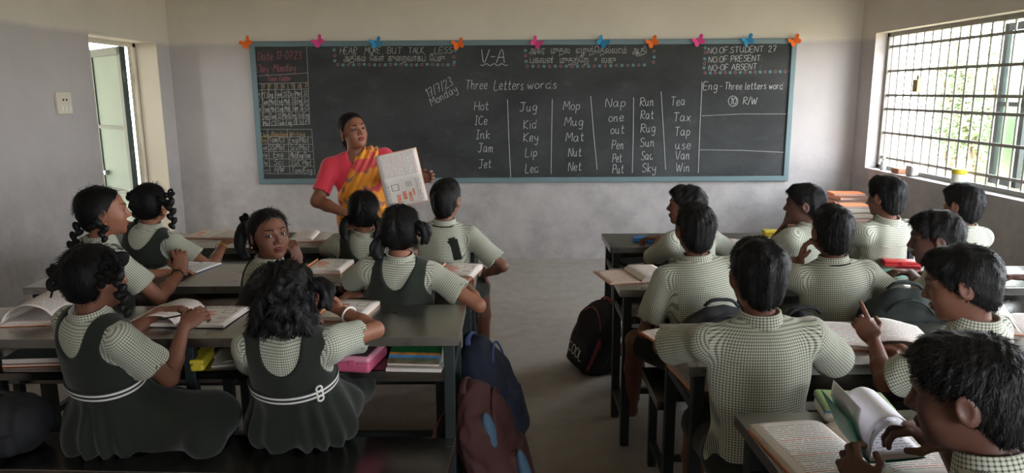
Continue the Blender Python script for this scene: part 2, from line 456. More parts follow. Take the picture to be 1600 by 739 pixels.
# door: reveal lining, steel leaf standing open outside
d1 = structure(empty('door_1', (RX0-WT/2, DOOR[1], 0)))
fr = MB()
for (y0, y1) in ((-.045-1.035, -1.035), (-.045, 0)): fr.box(-WT/2-.01, -WT/2+.04, y0, y1, 0, 2.05)
fr.box(-WT/2-.01, -WT/2+.04, -1.08, 0, 2.005, 2.05)
fr.build('door_frame', M_cream, d1)
m = MB(); m.box(-WT/2+.05, WT/2+.002, -.012, .001, 0, 2.05); m.box(-WT/2+.05, WT/2+.002, -1.07, -.0125, 2.038, 2.052); m.build('door_reveal', M_cream, d1)
lf = empty('door_leaf', (-WT/2-.03, -.10, 0)); lf.parent = d1; lf.rotation_euler = (0, 0, R(180-44))
m = MB(); m.box(0, .83, -.014, .014, .03, 2.0); m.build('panel_sheet', M_greendoor, lf)
m = MB()
for (a, c, e, g) in ((0, .07, .02, 2.01), (.74, .83, .02, 2.01), (0, .83, .02, .09), (0, .83, 1.94, 2.01), (.07, .76, 1.28, 1.31), (.07, .76, .68, .72)):
    m.box(a, c, -.024, .024, e, g)
m.build('leaf_frame', M_darkgreen, lf)
m = MB(); m.tube([(.64, .04, .86), (.86, .04, .86)], .010, 8); m.tube([(.72, .04, .86), (.72, .055, .72)], .008, 8); m.box(.62, .66, .02, .05, .84, .88)
m.build('bolt', M_silver, lf)
for zz in (.35, 1.05, 1.75):
    m = MB(); m.tube([(0, .0, zz-.05), (0, .0, zz+.05)], .014, 8); m.build('hinge', M_darkgreen, lf)

# switch board on the left wall
q = P(97, 161, X=RX0)
sw = empty('switch_board', (RX0, q.y, q.z), 'square cream switch plate with socket on the left wall', 'switch board')
m = MB(); m.rbox(0, .022, -.085, .085, -.075, .075, .006); m.build('plate', M_cream, sw)
m = MB()
for (yy, zz) in ((-.02, .022), (.02, .022)): m.lathe([(.008, 0), (.008, .003)], 10, Matrix.Translation((.021, yy, zz)) @ Matrix.Rotation(R(90), 4, 'Y'))
m.build('socket_hole', M_black, sw)
for yy in (-.045, 0, .045):
    m = MB(); m.rbox(.02, .029, yy-.015, yy+.015, -.055, -.02, .003); m.build('rocker', M_white, sw)
# ================================================================ BLACKBOARD
BY = RY1 - .004
c = [P(393, 67.5, Y=BY), P(1243, 61, Y=BY), P(1228, 281, Y=BY), P(407, 285, Y=BY)]
bx0, bx1 = (c[0].x + c[3].x)/2, (c[1].x + c[2].x)/2
bz1, bz0 = (c[0].z + c[1].z)/2, (c[2].z + c[3].z)/2
print('BOARD', bx0, bx1, bz0, bz1)
BB = empty('blackboard', ((bx0+bx1)/2, BY, bz0), 'long blackboard in blue-grey frame covered with chalk writing', 'blackboard')
m = MB(); hw = (bx1-bx0)/2; H = bz1-bz0; fw = .048
m.box(-hw+.01, hw-.01, -.012, 0, .01, H-.01); m.build('slate', M_board, BB)
m = MB(); m.rbox(-hw-.01, hw+.01, -.03, 0, -.01, fw-.01, .005); m.rbox(-hw-.01, hw+.01, -.03, 0, H-fw+.01, H+.01, .005)
m.rbox(-hw-.01, -hw+fw-.01, -.0295, 0, 0, H, .005); m.rbox(hw-fw+.01, hw+.01, -.0295, 0, 0, H, .005)
m.build('frame', M_bframe, BB)
SF = -.0145   # chalk layer in board-local y
G = {}
for line in """A 0,0 3,10 6,0|1.2,4 4.8,4
B 0,0 0,10|0,10 4,9.6 4.6,7.6 3.6,5.6 0,5.2|0,5.2 4.6,4.6 5.2,2.4 4,.4 0,0
C 5.5,8.5 3.5,10 1,8.5 0,5 1,1.5 3.5,0 5.5,1.5
D 0,0 .3,10|-.6,10 3.5,9.6 6,6.5 5.6,3 3,.3 -.4,0
E 5,10 0,10 0,0 5,0|0,5 4,5
F 5,10 0,10 0,0|0,5 4,5
H 0,0 0,10|5.5,0 5.5,10|0,5 5.5,5
I 0,10 3,10|1.5,10 1.5,0|0,0 3,0
J 0,10 6,10|3.5,10 3.8,3 3,.5 1.2,0 0,1.6
K 0,0 0,10|5,10 0,4.4 5.4,0
L 0,10 0,0 5,0
M 0,0 .8,10 3.5,4 6.4,10 7,0
N 0,0 .3,10 5,0 5.6,10
O 3,10 .8,8.6 0,5 .8,1.4 3,0 5.2,1.4 6,5 5.2,8.6 3,10
P 0,0 .4,10|-.4,9.4 3.4,10 5.2,8.2 4.6,5.6 2.6,4.6 .4,4.8
R 0,0 .4,10|-.4,9.4 3.4,10 5.2,8.2 4.4,5.8 .5,5 5.4,0
S 5,8.8 3.2,10 .9,9 .6,7 2.4,5.4 4.6,4 4.8,1.8 3,.1 1,.3 0,1.6
T 0,10 6,10|3,10 3,0
U 0,10 .3,2.6 1.8,.2 4,.6 5.2,3 5.4,10|5.4,3 5.8,.6 6.4,0
V 0,10 3,0 6,10
W 0,10 1.8,0 3.8,8 5.8,0 8,10
a 4.4,5.4 2.4,6.4 .4,4.8 .2,1.8 1.6,.2 3.4,1.2 4.4,5.6 4.3,1.2 5.6,.3
b 0,10 .2,0 2.6,0 4.4,2 4,5 2,6 .2,4.6
c 4,5.2 2.2,6.2 .4,4.6 .3,1.6 1.8,.1 4,1.2
d 4.2,5.2 2.2,6.2 .3,4.4 .3,1.4 1.8,.1 4,1.6 4.6,10|4.5,10 4.3,1 5.4,.2
e .3,3 3.8,3.6 3.4,5.8 1.8,6.2 .3,4.2 .5,1.2 2,.1 4.4,1.2
f 4,9 2.8,10 1.8,8.6 1.6,0|.2,6 3.6,6
g 4.2,5.4 2.2,6.3 .4,4.6 .4,1.8 1.8,.6 3.8,2 4.4,6 4.2,-2.4 2.6,-4 .6,-2.8
h 0,10 .2,0|.2,3.6 2,6 3.6,5.2 3.8,0 4.8,.2
i 1,6 1,.8 2,.1|1,8.6 1.2,8.9
k 0,10 .2,0|3.6,6 .3,3 4,0
l .4,10 .4,1.2 1.6,.1
m 0,6 .2,0|.2,4 1.6,6 2.6,5 2.7,0|2.7,4 4.2,6 5.3,5 5.4,.6 6.4,.1
n 0,6 .2,0|.2,4 1.8,6 3.2,5.2 3.4,.6 4.6,.2
o 2.2,6.2 .4,4.8 .2,1.6 2,.1 4,1.6 4.1,4.6 2.2,6.2
p .4,6 .2,-4|.3,4.6 2,6.2 4,5 4,2 2.2,.3 .3,1.4
r 0,6 .3,0|.3,3.8 1.6,5.8 3.4,5.4
s 3.4,5.2 2,6.2 .6,5 1.2,3.6 3,2.4 3.2,.8 1.6,0 .2,.9
t 1.6,9.4 1.5,1.4 2.6,.1 4,1|0,6.2 3.6,6.4
u 0,6 .2,1.6 1.6,.1 3.2,1.4 3.6,6|3.6,2 4,.4 5,.2
v 0,6 1.8,0 3.8,6
w 0,6 1.2,.2 2.7,4.6 4,.2 5.6,6
x 0,6 4,0|4,6 0,0
y 0,6 .4,3 2,2 3.8,3.2|4,6 3.8,-2.2 2.2,-4 .4,-2.6
0 2.5,10 .6,8.4 .2,4.6 .8,1 2.5,0 4.2,1.2 4.8,5 4,8.6 2.5,10
1 .6,8 2,10 2,0
2 .2,7.6 1.4,9.8 3.6,9.4 4,7 .2,.2 4.8,.2
3 .4,9.4 3,10 4.2,8 2,5.4 4.4,3.4 3.6,.6 .2,.4
4 3.4,0 3.4,10 0,3.4 5,3.4
5 4.4,10 .8,10 .5,5.8 3.4,6 4.4,3 2.8,.2 .2,.6
6 4,9.6 1.2,6.4 .4,2.4 2,0 4,1.4 3.8,4 1.6,4.8 .5,3
7 0,9.6 4.6,10 1.8,0|1,5 3.6,5.2
/ 0,-1 3,11
- 0,4.6 3,4.6
. .4,.2 .7,.5
: .4,1 .6,1.4|.4,5.6 .6,6""".split('\n'):
    ch, s = line.split(' ', 1)
    G[ch] = [[tuple(map(float, p.split(','))) for p in st.split(' ')] for st in s.split('|')]
BMi = Matrix.Translation(BB.location).inverted()
def bp(x, y): # photo pixel -> board-local point on the chalk layer
    v = BMi @ P(x, y, Y=BY + SF); return Vector((v.x, SF, v.z))
def word_objs(name, mat, fn_list):
    for f in fn_list:
        q = MB(); f(q); q.build(name, mat, BB)
def chalk_line(m, pts, r=.0032): m.tube([bp(*p) for p in pts], r, 4, up=(0, 1, 0), flat=.35)
def text_line(m, s, x0, y0, x1, y1, h, r=.0032, jit=.35, slant=.12):
    """handwriting from (x0,y0) to (x1,y1) (baseline, photo pixels), capitals h pixels tall"""
    adv = []; cx = 0
    for ch in s:
        if ch == ' ': cx += 4.0; continue
        w = max(p[0] for st in G[ch] for p in st); adv.append((ch, cx)); cx += w + 1.7
    total = max(cx - 1.7, 1); L = math.hypot(x1-x0, y1-y0); ux, uy = (x1-x0)/L, (y1-y0)/L; k = L/total; kv = h/10
    for ch, ox in adv:
        jy = random.uniform(-jit, jit)
        for st in G[ch]:
            pts = st if len(st) == 2 else [(v.x, v.y) for v in smooth_pts([(p[0], p[1], 0) for p in st], 4)]
            out = []
            for (px, py) in pts:
                a = (ox + px + slant*py*kv/k) * k; v = (py + jy) * kv
                out.append((x0 + ux*a + uy*v, y0 + uy*a - ux*v))
            chalk_line(m, out, r)
C_white = chalk_mat('white_chalk', lin(196, 198, 196)); C_dim = chalk_mat('faded_white_chalk', lin(176, 176, 170))
C_pink = chalk_mat('pink_chalk', lin(160, 98, 104)); C_yel = chalk_mat('yellow_chalk', lin(178, 150, 100)); C_blue = chalk_mat('blue_chalk', lin(112, 158, 166))
C_rose = chalk_mat('rose_chalk', lin(184, 130, 126))
m = MB(); text_line(m, 'V-A', 750, 98, 788, 98, 21, .0042, .1)
chalk_line(m, [(751+i*2, 101 + 1.6*math.sin(i*1.05)) for i in range(22)], .004); m.build('class_heading', C_white, BB)
m = MB(); text_line(m, 'Three', 727, 139, 761, 139, 14); text_line(m, 'Letters', 772, 140, 817, 140, 15); text_line(m, 'words', 824, 139, 869, 138, 13)
m.build('lesson_heading', C_white, BB)
m = MB(); text_line(m, '17/7/23', 669, 153, 708, 132, 13); text_line(m, 'Monday', 675, 166, 715, 143, 12); m.build('handwritten_date', C_white, BB)
m = MB()
for w, x0, x1, y in (('Hot',741,763,172),('ICe',742,761,195),('Ink',744,765,217),('Jam',747,770,238),('Jet',748,767,263),
    ('Jug',812,838,174),('Kid',818,838,201),('Key',818,840,221),('Lip',821,838,245),('Led',821,841,270),
    ('Mop',880,905,172),('Mug',882,910,197),('Mat',884,912,221),('Nut',888,908,245),('Net',888,908,267),
    ('Nap',946,976,167),('one',951,974,190),('out',954,975,209),('Pen',956,974,233),('Pet',957,971,254),('Put',957,974,271),
    ('Run',1000,1021,166),('Rat',1001,1021,186),('Rug',1001,1023,207),('Sun',1000,1022,229),('Sad',1002,1020,250),('Sky',1003,1024,269),
    ('Tea',1048,1070,165),('Tax',1052,1078,190),('Tap',1054,1077,212),('use',1055,1079,233),('Van',1055,1077,249),('Win',1056,1077,268)):
    m = MB(); text_line(m, w, x0, y, x1, y-.5, 13.5); m.build('chalk_word', C_white, BB)
for (a, b2, c2, d2) in ((793,155,798,278),(863,155,861,272),(923,150,933,265),(990,152,988,270),(1033,143,1040,265),(1097,128,1091,270)):
    m = MB(); chalk_line(m, [(a, b2), ((a+c2)/2+random.uniform(-.6,.6), (b2+d2)/2), (c2, d2)], .0036); m.build('ruled_line', C_white, BB)
for pts in ([(1097,181),(1160,178),(1230,178)], [(1092,234),(1160,235),(1224,238)]):
    m = MB(); chalk_line(m, pts, .0028); m.build('ruled_line', C_dim, BB)
m = MB(); text_line(m, 'Eng', 1099, 140, 1120, 140, 12); text_line(m, '-', 1124, 140, 1128, 140, 12); text_line(m, 'Three letters word', 1132, 140, 1223, 139, 11)
text_line(m, '10', 1141, 163, 1150, 163, 10); chalk_line(m, [(1145.5+7.5*math.cos(t*.35), 158+8*math.sin(t*.35)) for t in range(19)], .0032)
text_line(m, 'R/W', 1161, 163, 1182, 163, 11); m.build('homework_note', C_white, BB)
m = MB(); text_line(m, 'NO.OF.STUDENT: 27', 1106, 83.5, 1212, 80.5, 9); m.build('attendance_note', C_white, BB); m = MB(); text_line(m, 'NO.OF PRESENT:', 1107, 97.5, 1190, 95, 9); m.build('attendance_note', C_white, BB)
m = MB(); text_line(m, 'NO-OF ABSENT :', 1107, 110.5, 1188, 108, 8.8); m.build('attendance_note', C_white, BB)
m = MB(); text_line(m, 'HEAR', 531, 84, 557, 84, 10); text_line(m, 'MORE', 570, 83, 594, 83, 9.5); text_line(m, '.', 600, 81, 602, 81, 8)
text_line(m, 'BUT', 605, 84, 627, 83.5, 9.5); text_line(m, 'TALK', 638, 83.5, 662, 83, 9.5); text_line(m, 'LESS', 679, 83.5, 706, 83, 9.5); m.build('motto', C_dim, BB)
# Tamil lines
def tamil(s, x0, y0, x1, h, name, mat):
    cu = bpy.data.curves.new('t', 'FONT'); cu.body = s; cu.size = 1; cu.offset = -.004; cu.resolution_u = 3
    t = bpy.data.objects.new('t', cu); COL.objects.link(t); dg = bpy.context.evaluated_depsgraph_get(); dg.update()
    me = bpy.data.meshes.new_from_object(t.evaluated_get(dg)); bpy.data.objects.remove(t)
    n = len(me.vertices); co = np.empty(n*3); me.vertices.foreach_get('co', co); co = co.reshape(-1, 3)
    lo, hi = co.min(0), co.max(0); print('tamil', n, lo, hi)
    w = hi[0]-lo[0]
    for v in me.vertices:
        a = x0 + (v.co.x-lo[0])/w*(x1-x0); bb = y0 - v.co.y*h/.70
        v.co = bp(a, bb) + Vector((0, -.001, 0))
    me.materials.append(mat); o = bpy.data.objects.new(name, me); COL.objects.link(o); o.parent = BB
tamil('அதிகம்  \u0bc7கள்  கு\u0bc8றவாகப்  \u0bc7பசு', 537, 95.5, 695, 10, 'motto_translation', C_dim)
tamil('அகர   முதல   எழுத்\u0bc6தல்லாம்   ஆதி', 827, 83.5, 1010, 10, 'couplet_line', C_dim)
tamil('பகவன்   முதற்\u0bc7ற   உலகு', 828, 98.5, 962, 10, 'couplet_line', C_dim)
def star(m, x, y, r):
    for k in range(3):
        a = k*math.pi/3 + .3; chalk_line(m, [(x-r*math.cos(a), y-r*math.sin(a)), (x+r*math.cos(a), y+r*math.sin(a))], .0040)
def ring(m, x, y, r): chalk_line(m, [(x+r*math.cos(t*.7), y+r*math.sin(t*.7)) for t in range(10)], .003)
def border(pts, name):
    for i, (x, y) in enumerate(pts):
        q = MB()
        if i % 2 == 0: star(q, x, y, 3.0); q.build('chalk_star', C_blue, BB)
        else: ring(q, x, y, 2.0); q.build('chalk_ring', C_rose, BB)
border([(522, 78), (523, 87), (523, 95)] + [(528+i*8.2, 101+.5*math.sin(i)) for i in range(23)] + [(710, 97), (709, 89), (711, 79)], 'motto')
border([(821, 79), (821, 87), (822, 96)] + [(824+i*8.7, 103.5-.18*max(0, i-10)) for i in range(22)] + [(1021, 97), (1022, 89), (1022, 80)], 'couplet')
border([(1102, 75), (1102, 82), (1101, 92), (1101, 99), (1100, 106)] + [(1102+i*7.8, 114-.14*i) for i in range(18)], 'attendance')
# timetable panel, left end
m = MB(); text_line(m, 'Date 17-07.23', 402, 94, 470, 92, 12, .0038); text_line(m, 'Day -Monday', 402, 113, 461, 111, 12, .0038); text_line(m, 'Time Table', 417, 127, 453, 126, 8, .003)
m.build('date_heading', C_pink, BB)
m = MB(); text_line(m, '1 2 3 4  5 6 7', 410, 139, 480, 137, 7, .003)
text_line(m, 'Day', 408, 215, 420, 214, 7, .003); text_line(m, 'Reading', 424, 213, 448, 213, 7, .003); text_line(m, 'Writing', 452, 213, 476, 213, 7, .003)
text_line(m, 'Mon', 405, 222, 417, 222, 6, .0028); m.build('timetable_heading', C_yel, BB)
rows = ['M PT Eng Tam SS Sci Mat SS', 'T Tam Mat Eng Mat SS Eng Sci', 'W Tam Mat Eng Mat Tam SS CS', 'T Eng Tam SS Mat Eng Sci Eng', 'F Mat CS Tam Eng SS Sci PT']
for i, s in enumerate(rows): m = MB(); text_line(m, s, 402+i*1.0, 152+i*11.2, 480+i*.9, 149+i*11.2, 7.2, .0027); m.build('timetable_row', C_dim, BB)
for i, (a, c2, e) in enumerate((('', 'Tam/CS', 'Eng/Mat'), ('Tue', 'SS/Mat', 'Sci/Mat'), ('We', 'Eng', 'Mat/Eng/Tam'), ('Thu', 'Sci', 'SS/C-Mat'), ('Fri', 'H/W', 'Tam/Eng'))):
    y = 222+i*11.8; m = MB()
    if a: text_line(m, a, 406+i*.7, y, 416+i*.7, y, 7, .0026); m.build('timetable_entry', C_dim, BB); m = MB()
    text_line(m, c2, 420+i*.8 + (6 if len(c2) < 4 else 0), y, 444+i*.8 - (4 if len(c2) < 4 else 0), y, 8.5, .003); m.build('timetable_entry', C_dim, BB); m = MB(); text_line(m, e, 452+i*.8, y+1, 482+i*1.3, y+1, 8.5, .003); m.build('timetable_entry', C_dim, BB)
m = MB()
L = lambda *p: chalk_line(m, p, .0022)
L((397, 119), (481, 114)); L((479, 73), (481, 114)); L((481, 114), (484, 194)); L((399, 141), (481, 139)); L((400, 131), (480, 129)); L((405, 197), (484, 194))
for i in range(1, 5): L((400+i, 142+i*11.2), (482, 140+i*11.2))
for i in range(7): L((409+i*10.2, 131), (411+i*10.5, 196))
L((404, 202), (487, 202)); L((408, 271), (492, 272)); L((487, 202), (492, 272)); L((418, 202), (422, 271)); L((449, 202), (453, 271))
for i in range(1, 6): L((404+i*.7, 202+i*11.5), (487+i*.8, 202.5+i*11.5))
m.build('timetable_grid', C_dim, BB)
# ---- paper butterflies on the top edge of the frame
cols = {'orange': lin(232, 112, 44), 'pink': lin(214, 74, 138), 'blue': lin(58, 140, 186)}
BF = [(386, 67, 'orange', 'at the far left corner of the blackboard frame'), (498, 65, 'pink', 'above the timetable on the left of the blackboard'),
      (588, 67, 'blue', 'above the word MORE on the board'), (716, 69, 'orange', 'just right of the English motto, left of V-A'),
      (838, 67, 'pink', 'right of V-A at the start of the Tamil couplet'), (941, 66, 'blue', 'above the middle of the Tamil couplet'),
      (1019, 66, 'orange', 'above the end of the Tamil couplet'), (1091, 64, 'pink', 'just left of the attendance count'),
      (1168, 63, 'blue', 'above the attendance count'), (1241, 64, 'orange', 'at the far right corner of the blackboard frame')]
for i, (x, y, cn, where) in enumerate(BF):
    t = empty('paper_butterfly', P(x, y, Y=BY-.034), '%s paper butterfly %s' % (cn, where), 'butterfly', 'paper butterflies along the board')
    t.rotation_euler = (0, R(random.choice((-1, 1))*random.uniform(18, 38)), 0)
    mt = material('paper_' + cn, cols[cn], .8, spec=.2)
    for sx in (-1, 1):
        prof = [(a_*1.12, b_*1.12) for a_, b_ in [(0, 0), (.012, .022), (.030, .042), (.046, .040), (.050, .022), (.034, .004), (.044, -.010), (.040, -.032), (.022, -.040), (.006, -.026)]]
        vs = [(sx*px, -.004 - px*.45, pz) for px, pz in prof] + [(sx*px, -.002 - px*.45, pz) for px, pz in prof]
        n = len(prof); fs = [list(range(n)), list(range(2*n-1, n-1, -1))] + [(k, (k+1) % n, n+(k+1) % n, n+k) for k in range(n)]
        mesh_obj('wing', vs, fs, mt, t)
    m = MB(); m.tube([(0, -.006, -.03), (0, -.008, 0), (0, -.006, .028)], [.002, .005, .003], 6); m.build('butterfly_body', mt, t)

# ================================================================ OUTSIDE
m = MB(); m.box(RX0-WT-2.4, RX0-WT, -2, 9.6, 2.75, 2.87); structure(m.build('trim_1', M_ceil))          # unseen roof slab, added to shade the door and its leaf
m = MB(); m.box(-5.85, -5.70, -2, 3.9, -.02, 2.75); m.box(-5.85, -5.70, 4.6, 9.6, -.02, 2.75); m.box(-5.85, -5.70, 3.9, 4.6, -.02, 1.4); m.box(-5.85, RX0-WT, -2.1, -2, -.02, 2.75); structure(m.build('wall_shade_blocker', M_cream))     # unseen wall added to cut skylight on the door leaf, gap lets some in
m = MB(); m.box(RX0-WT-2.6, RX0-WT, -2, 9.6, -.13, -.02); structure(m.build('trim_2', M_floor))
M_leaf = {}
def leafmat(i):
    c = [lin(84, 106, 60), lin(66, 92, 48), lin(104, 118, 76)][i]
    if i not in M_leaf: M_leaf[i] = material('leaf_%s' % 'abc'[i], c, .6, var=.35, vscale=5)
    return M_leaf[i]
M_bark = material('pale_bark', lin(120, 104, 84), .85, var=.2)
def shrub(label, loc, h, r, seed, n=5200):
    rs = random.Random(seed); t = empty('shrub', loc, label, 'shrub', 'shrubs outside the building')
    tips = []; m = MB()
    for k in range(9):
        a = rs.uniform(0, 6.28); l = rs.uniform(.6, 1.0)*h; q = Vector((math.cos(a)*r*rs.uniform(.3, 1), math.sin(a)*r*rs.uniform(.3, 1), l))
        pts = smooth_pts([(0, 0, 0), q*.35 + Vector((rs.uniform(-.1, .1), rs.uniform(-.1, .1), .1)), q*.7, q], 4); m.tube(pts, [.035*(1-i/len(pts)*.8) for i in range(len(pts))], 6); tips += pts[4:]
    m.build('branches', M_bark, t)
    vs, fs = [], []
    for k in range(n):
        c = rs.choice(tips) + Vector((rs.gauss(0, .22), rs.gauss(0, .22), rs.gauss(0, .2)))*r*.8; s_ = rs.uniform(.04, .10)
        u = Vector((rs.gauss(0, 1), rs.gauss(0, 1), rs.gauss(0, .7))).normalized(); w = u.orthogonal().normalized(); b0 = len(vs)
        vs += [c, c + u*s_*.5 + w*s_*.28, c + u*s_*1.25, c + u*s_*.5 - w*s_*.28]; fs.append((b0, b0+1, b0+2, b0+3))
    mesh_obj('foliage', vs, fs, leafmat(seed % 3), t)
k = 0
for (x, y, h, r, lab) in ((8.6, 14.6, 2.6, .95, 'sunlit shrub beyond the far end of the barred window'), (7.6, 11.9, 2.9, .95, 'leafy shrub behind the padlocked grille, left of the middle'),
                          (6.6, 9.5, 2.5, .9, 'bright green shrub behind the middle of the barred window'), (6.4, 7.2, 2.3, .85, 'shrub behind the window bars above the yellow-lidded jar'),
                          (6.2, 5.2, 2.3, .75, 'shrub outside the near end of the barred window')):
    k += 1; shrub(lab, (x, y, -.14), h, r, k)
shrub('green shrub outside the open door', (-7.6, 12.2, -.14), 2.2, 1.2, 12, 1500)
# ================================================================ DESKS AND BENCHES
def desk(label, x0, x1, yf, yb, z=.75, rz=0.0, mid=True, group='steel-topped classroom desks'):
    cx, cy = (x0+x1)/2, (yf+yb)/2; hw, hd = (x1-x0)/2, (yb-yf)/2
    d = empty('school_desk', (cx, cy, 0), label, 'desk', group, rz)
    m = MB(); m.rbox(-hw, hw, -hd, hd, z-.004, z, .0018)
    for (a, b2, c, e) in ((-hw, hw, -hd, -hd+.004), (-hw, hw, hd-.004, hd), (-hw, -hw+.004, -hd, hd), (hw-.004, hw, -hd, hd)): m.rbox(a, b2, c, e, z-.034, z-.001, .0015)
    m.build('tabletop', M_desktop, d)
    sz = z-.135
    m = MB(); m.box(-hw+.03, hw-.03, -hd+.03, hd-.05, sz-.003, sz); m.box(-hw+.03, hw-.03, -hd+.03, -hd+.034, sz-.03, sz); m.box(-hw+.03, hw-.03, hd-.054, hd-.05, sz-.03, sz+.05)
    m.build('book_shelf', M_steel, d)
    t = .019
    xs = [-hw+.04, hw-.04] + ([0] if mid else [])
    for x in xs:
        for y in (-hd+.045, hd-.045):
            m = MB(); m.rbox(x-t, x+t, y-t, y+t, 0, z-.006, .003); m.build('leg', M_tube, d)
    for x in (-hw+.04, hw-.04):
        m = MB(); m.rbox(x-t*.8, x+t*.8, -hd+.06, hd-.06, .12, .15, .003); m.build('side_rail', M_tube, d)
        m = MB(); m.rbox(x-t*.8, x+t*.8, -hd+.06, hd-.06, sz-.04, sz-.008, .003); m.build('shelf_rail', M_tube, d)
    m = MB(); m.rbox(-hw+.05, hw-.05, hd-.06, hd-.03, .12, .15, .003); m.build('foot_rest', M_tube, d)
    return d
def bench(label, x0, x1, y0, y1, z=.44, rz=0.0):
    cx, cy = (x0+x1)/2, (y0+y1)/2; hw, hd = (x1-x0)/2, (y1-y0)/2
    d = empty('school_bench', (cx, cy, 0), label, 'bench', 'steel-topped classroom benches', rz)
    m = MB(); m.rbox(-hw, hw, -hd, hd, z-.004, z, .0018)
    for (a, b2, c, e) in ((-hw, hw, -hd, -hd+.004), (-hw, hw, hd-.004, hd), (-hw, -hw+.004, -hd, hd), (hw-.004, hw, -hd, hd)): m.rbox(a, b2, c, e, z-.036, z-.001, .0015)
    m.build('seat', M_steel, d); t = .017
    for x in (-hw+.05, 0, hw-.05):
        for y in (-hd+.03, hd-.03):
            m = MB(); m.rbox(x-t, x+t, y-t, y+t, 0, z-.006, .003); m.build('leg', M_tube, d)
    for x in (-hw+.05, hw-.05):
        m = MB(); m.rbox(x-t*.8, x+t*.8, -hd+.045, hd-.045, .10, .128, .003); m.build('side_rail', M_tube, d)
    m = MB(); m.rbox(-hw+.06, hw-.06, -.013, .013, .10, .126, .003); m.build('stretcher', M_tube, d)
    return d
DZ, BZ = .75, .44
desk('steel desk in the left column closest to the blackboard', -2.20, -.19, 4.06, 4.52)
desk('steel desk in the left column, second from the front', -2.20, -.17, 3.22, 3.66)
desk('rearmost steel desk of the left column, pink pencil case on its shelf', -2.14, -.19, 2.50, 2.91)
bench('steel bench of the front row on the left, under the braided girl and the boy', -2.15, -.18, 3.74, 3.98)
bench('steel bench of the second row on the left, under the girl looking back', -2.15, -.26, 2.94, 3.17)
bench('dark steel bench nearest the camera on the left, two girls in pinafores on it', -2.05, -.20, 2.13, 2.39, rz=R(-2.5))
desk('steel desk in the right column closest to the blackboard, yellow box on it', .545, 2.45, 4.02, 4.42)
desk('steel desk second from the front on the right, book hanging over its aisle end', .47, 2.62, 3.12, 3.52)
desk('steel desk of the right column third from the front, before the broad-backed boy', .55, 2.55, 2.22, 2.66, rz=R(1.2))
desk('steel desk in the bottom right corner with lunch box and open textbook', .60, 2.55, 1.46, 1.89, rz=R(2))
bench('steel bench of the front row on the right, four boys on it', .60, 2.50, 3.64, 3.88)
bench('steel bench of the second row on the right, a black school bag on it', .55, 2.60, 2.64, 3.00)
bench('steel bench of the third row on the right, under the broad-backed boy', .66, 2.50, 1.94, 2.16)
bench('steel bench under the boy leafing through the green notebook', .70, 2.5, .98, 1.22)

# ================================================================ BOOKS
def page_mat(name, kind, paper=(226, 218, 212), seed=0.0):
    def fn(nt, b, co):
        uv = nt('UVMap').outputs[0]; s = nt('SeparateXYZ', i_0=uv); u, v = s.outputs[0], s.outputs[1]
        base = lin(*paper); c = base
        n = {'text': 30.0, 'figure': 20.0, 'hand': 13.0, 'blank': 1.0}[kind]
        vv = nt.math('MULTIPLY', v, n); row = nt.math('FLOOR', vv); fr = nt.math('FRACT', vv)
        cmb = nt('CombineXYZ', i_0=nt.math('MULTIPLY', u, 34.0 if kind != 'hand' else 16.0), i_1=nt.math('ADD', nt.math('MULTIPLY', row, 5.37), seed))
        nz = nt('TexNoise', i_Vector=cmb.outputs[0], i_Scale=1.0, i_Detail=1.0)
        word = nt.math('GREATER_THAN', nz.outputs[0], .40 if kind == 'text' else .47)
        ln = nt.math('MULTIPLY', nt.math('GREATER_THAN', fr, .30), nt.math('LESS_THAN', fr, .68))
        mar = nt.math('MULTIPLY', nt.math('MULTIPLY', nt.math('GREATER_THAN', u, .10), nt.math('LESS_THAN', u, .92)), nt.math('MULTIPLY', nt.math('GREATER_THAN', v, .07), nt.math('LESS_THAN', v, .94)))
        ink = nt.math('MULTIPLY', nt.math('MULTIPLY', word, ln), mar)
        if kind == 'blank': ink = nt.math('MULTIPLY', ink, 0.0)
        rect = lambda u0, u1, v0, v1: nt.math('MULTIPLY', nt.math('MULTIPLY', nt.math('GREATER_THAN', u, u0), nt.math('LESS_THAN', u, u1)), nt.math('MULTIPLY', nt.math('GREATER_THAN', v, v0), nt.math('LESS_THAN', v, v1)))
        if kind == 'figure':
            keep = nt.math('SUBTRACT', 1.0, rect(.06, .95, .22, .86)); ink = nt.math('MULTIPLY', ink, keep)
            c = nt.mix(nt.math('MULTIPLY', ink, .75), c, lin(96, 92, 92))
            for r_ in ((.12, .44, .62, .72), (.22, .52, .47, .57), (.10, .46, .34, .42), (.30, .56, .26, .31)): c = nt.mix(nt.math('MULTIPLY', rect(*r_), nt.ramp(nz.outputs[0], (.3, .35), (.6, 1.0))), c, lin(222, 122, 84))
            c = nt.mix(rect(.60, .84, .62, .80), c, lin(70, 68, 68)); c = nt.mix(rect(.615, .825, .635, .785), c, base)
            c = nt.mix(nt.math('MULTIPLY', rect(.66, .86, .28, .44), nt.math('MULTIPLY', ln, .8)), c, lin(110, 106, 106))
        else:
            c = nt.mix(nt.math('MULTIPLY', ink, .62), c, lin(74, 72, 78) if kind != 'hand' else lin(84, 86, 110))
            if kind == 'hand':
                rule = nt.math('LESS_THAN', nt.math('FRACT', nt.math('MULTIPLY', v, 22.0)), .10); c = nt.mix(nt.math('MULTIPLY', rule, .35), c, lin(150, 160, 190))
            if kind == 'text':
                sel = nt.math('LESS_THAN', nt.math('FRACT', nt.math('MULTIPLY', row, .37)), .14)
                c = nt.mix(nt.math('MULTIPLY', nt.math('MULTIPLY', ink, sel), .8), c, lin(190, 96, 70))
        nt.l.new(c, b.inputs['Base Color'])
    return material(name, lin(*paper), .8, spec=.15, fn=fn)
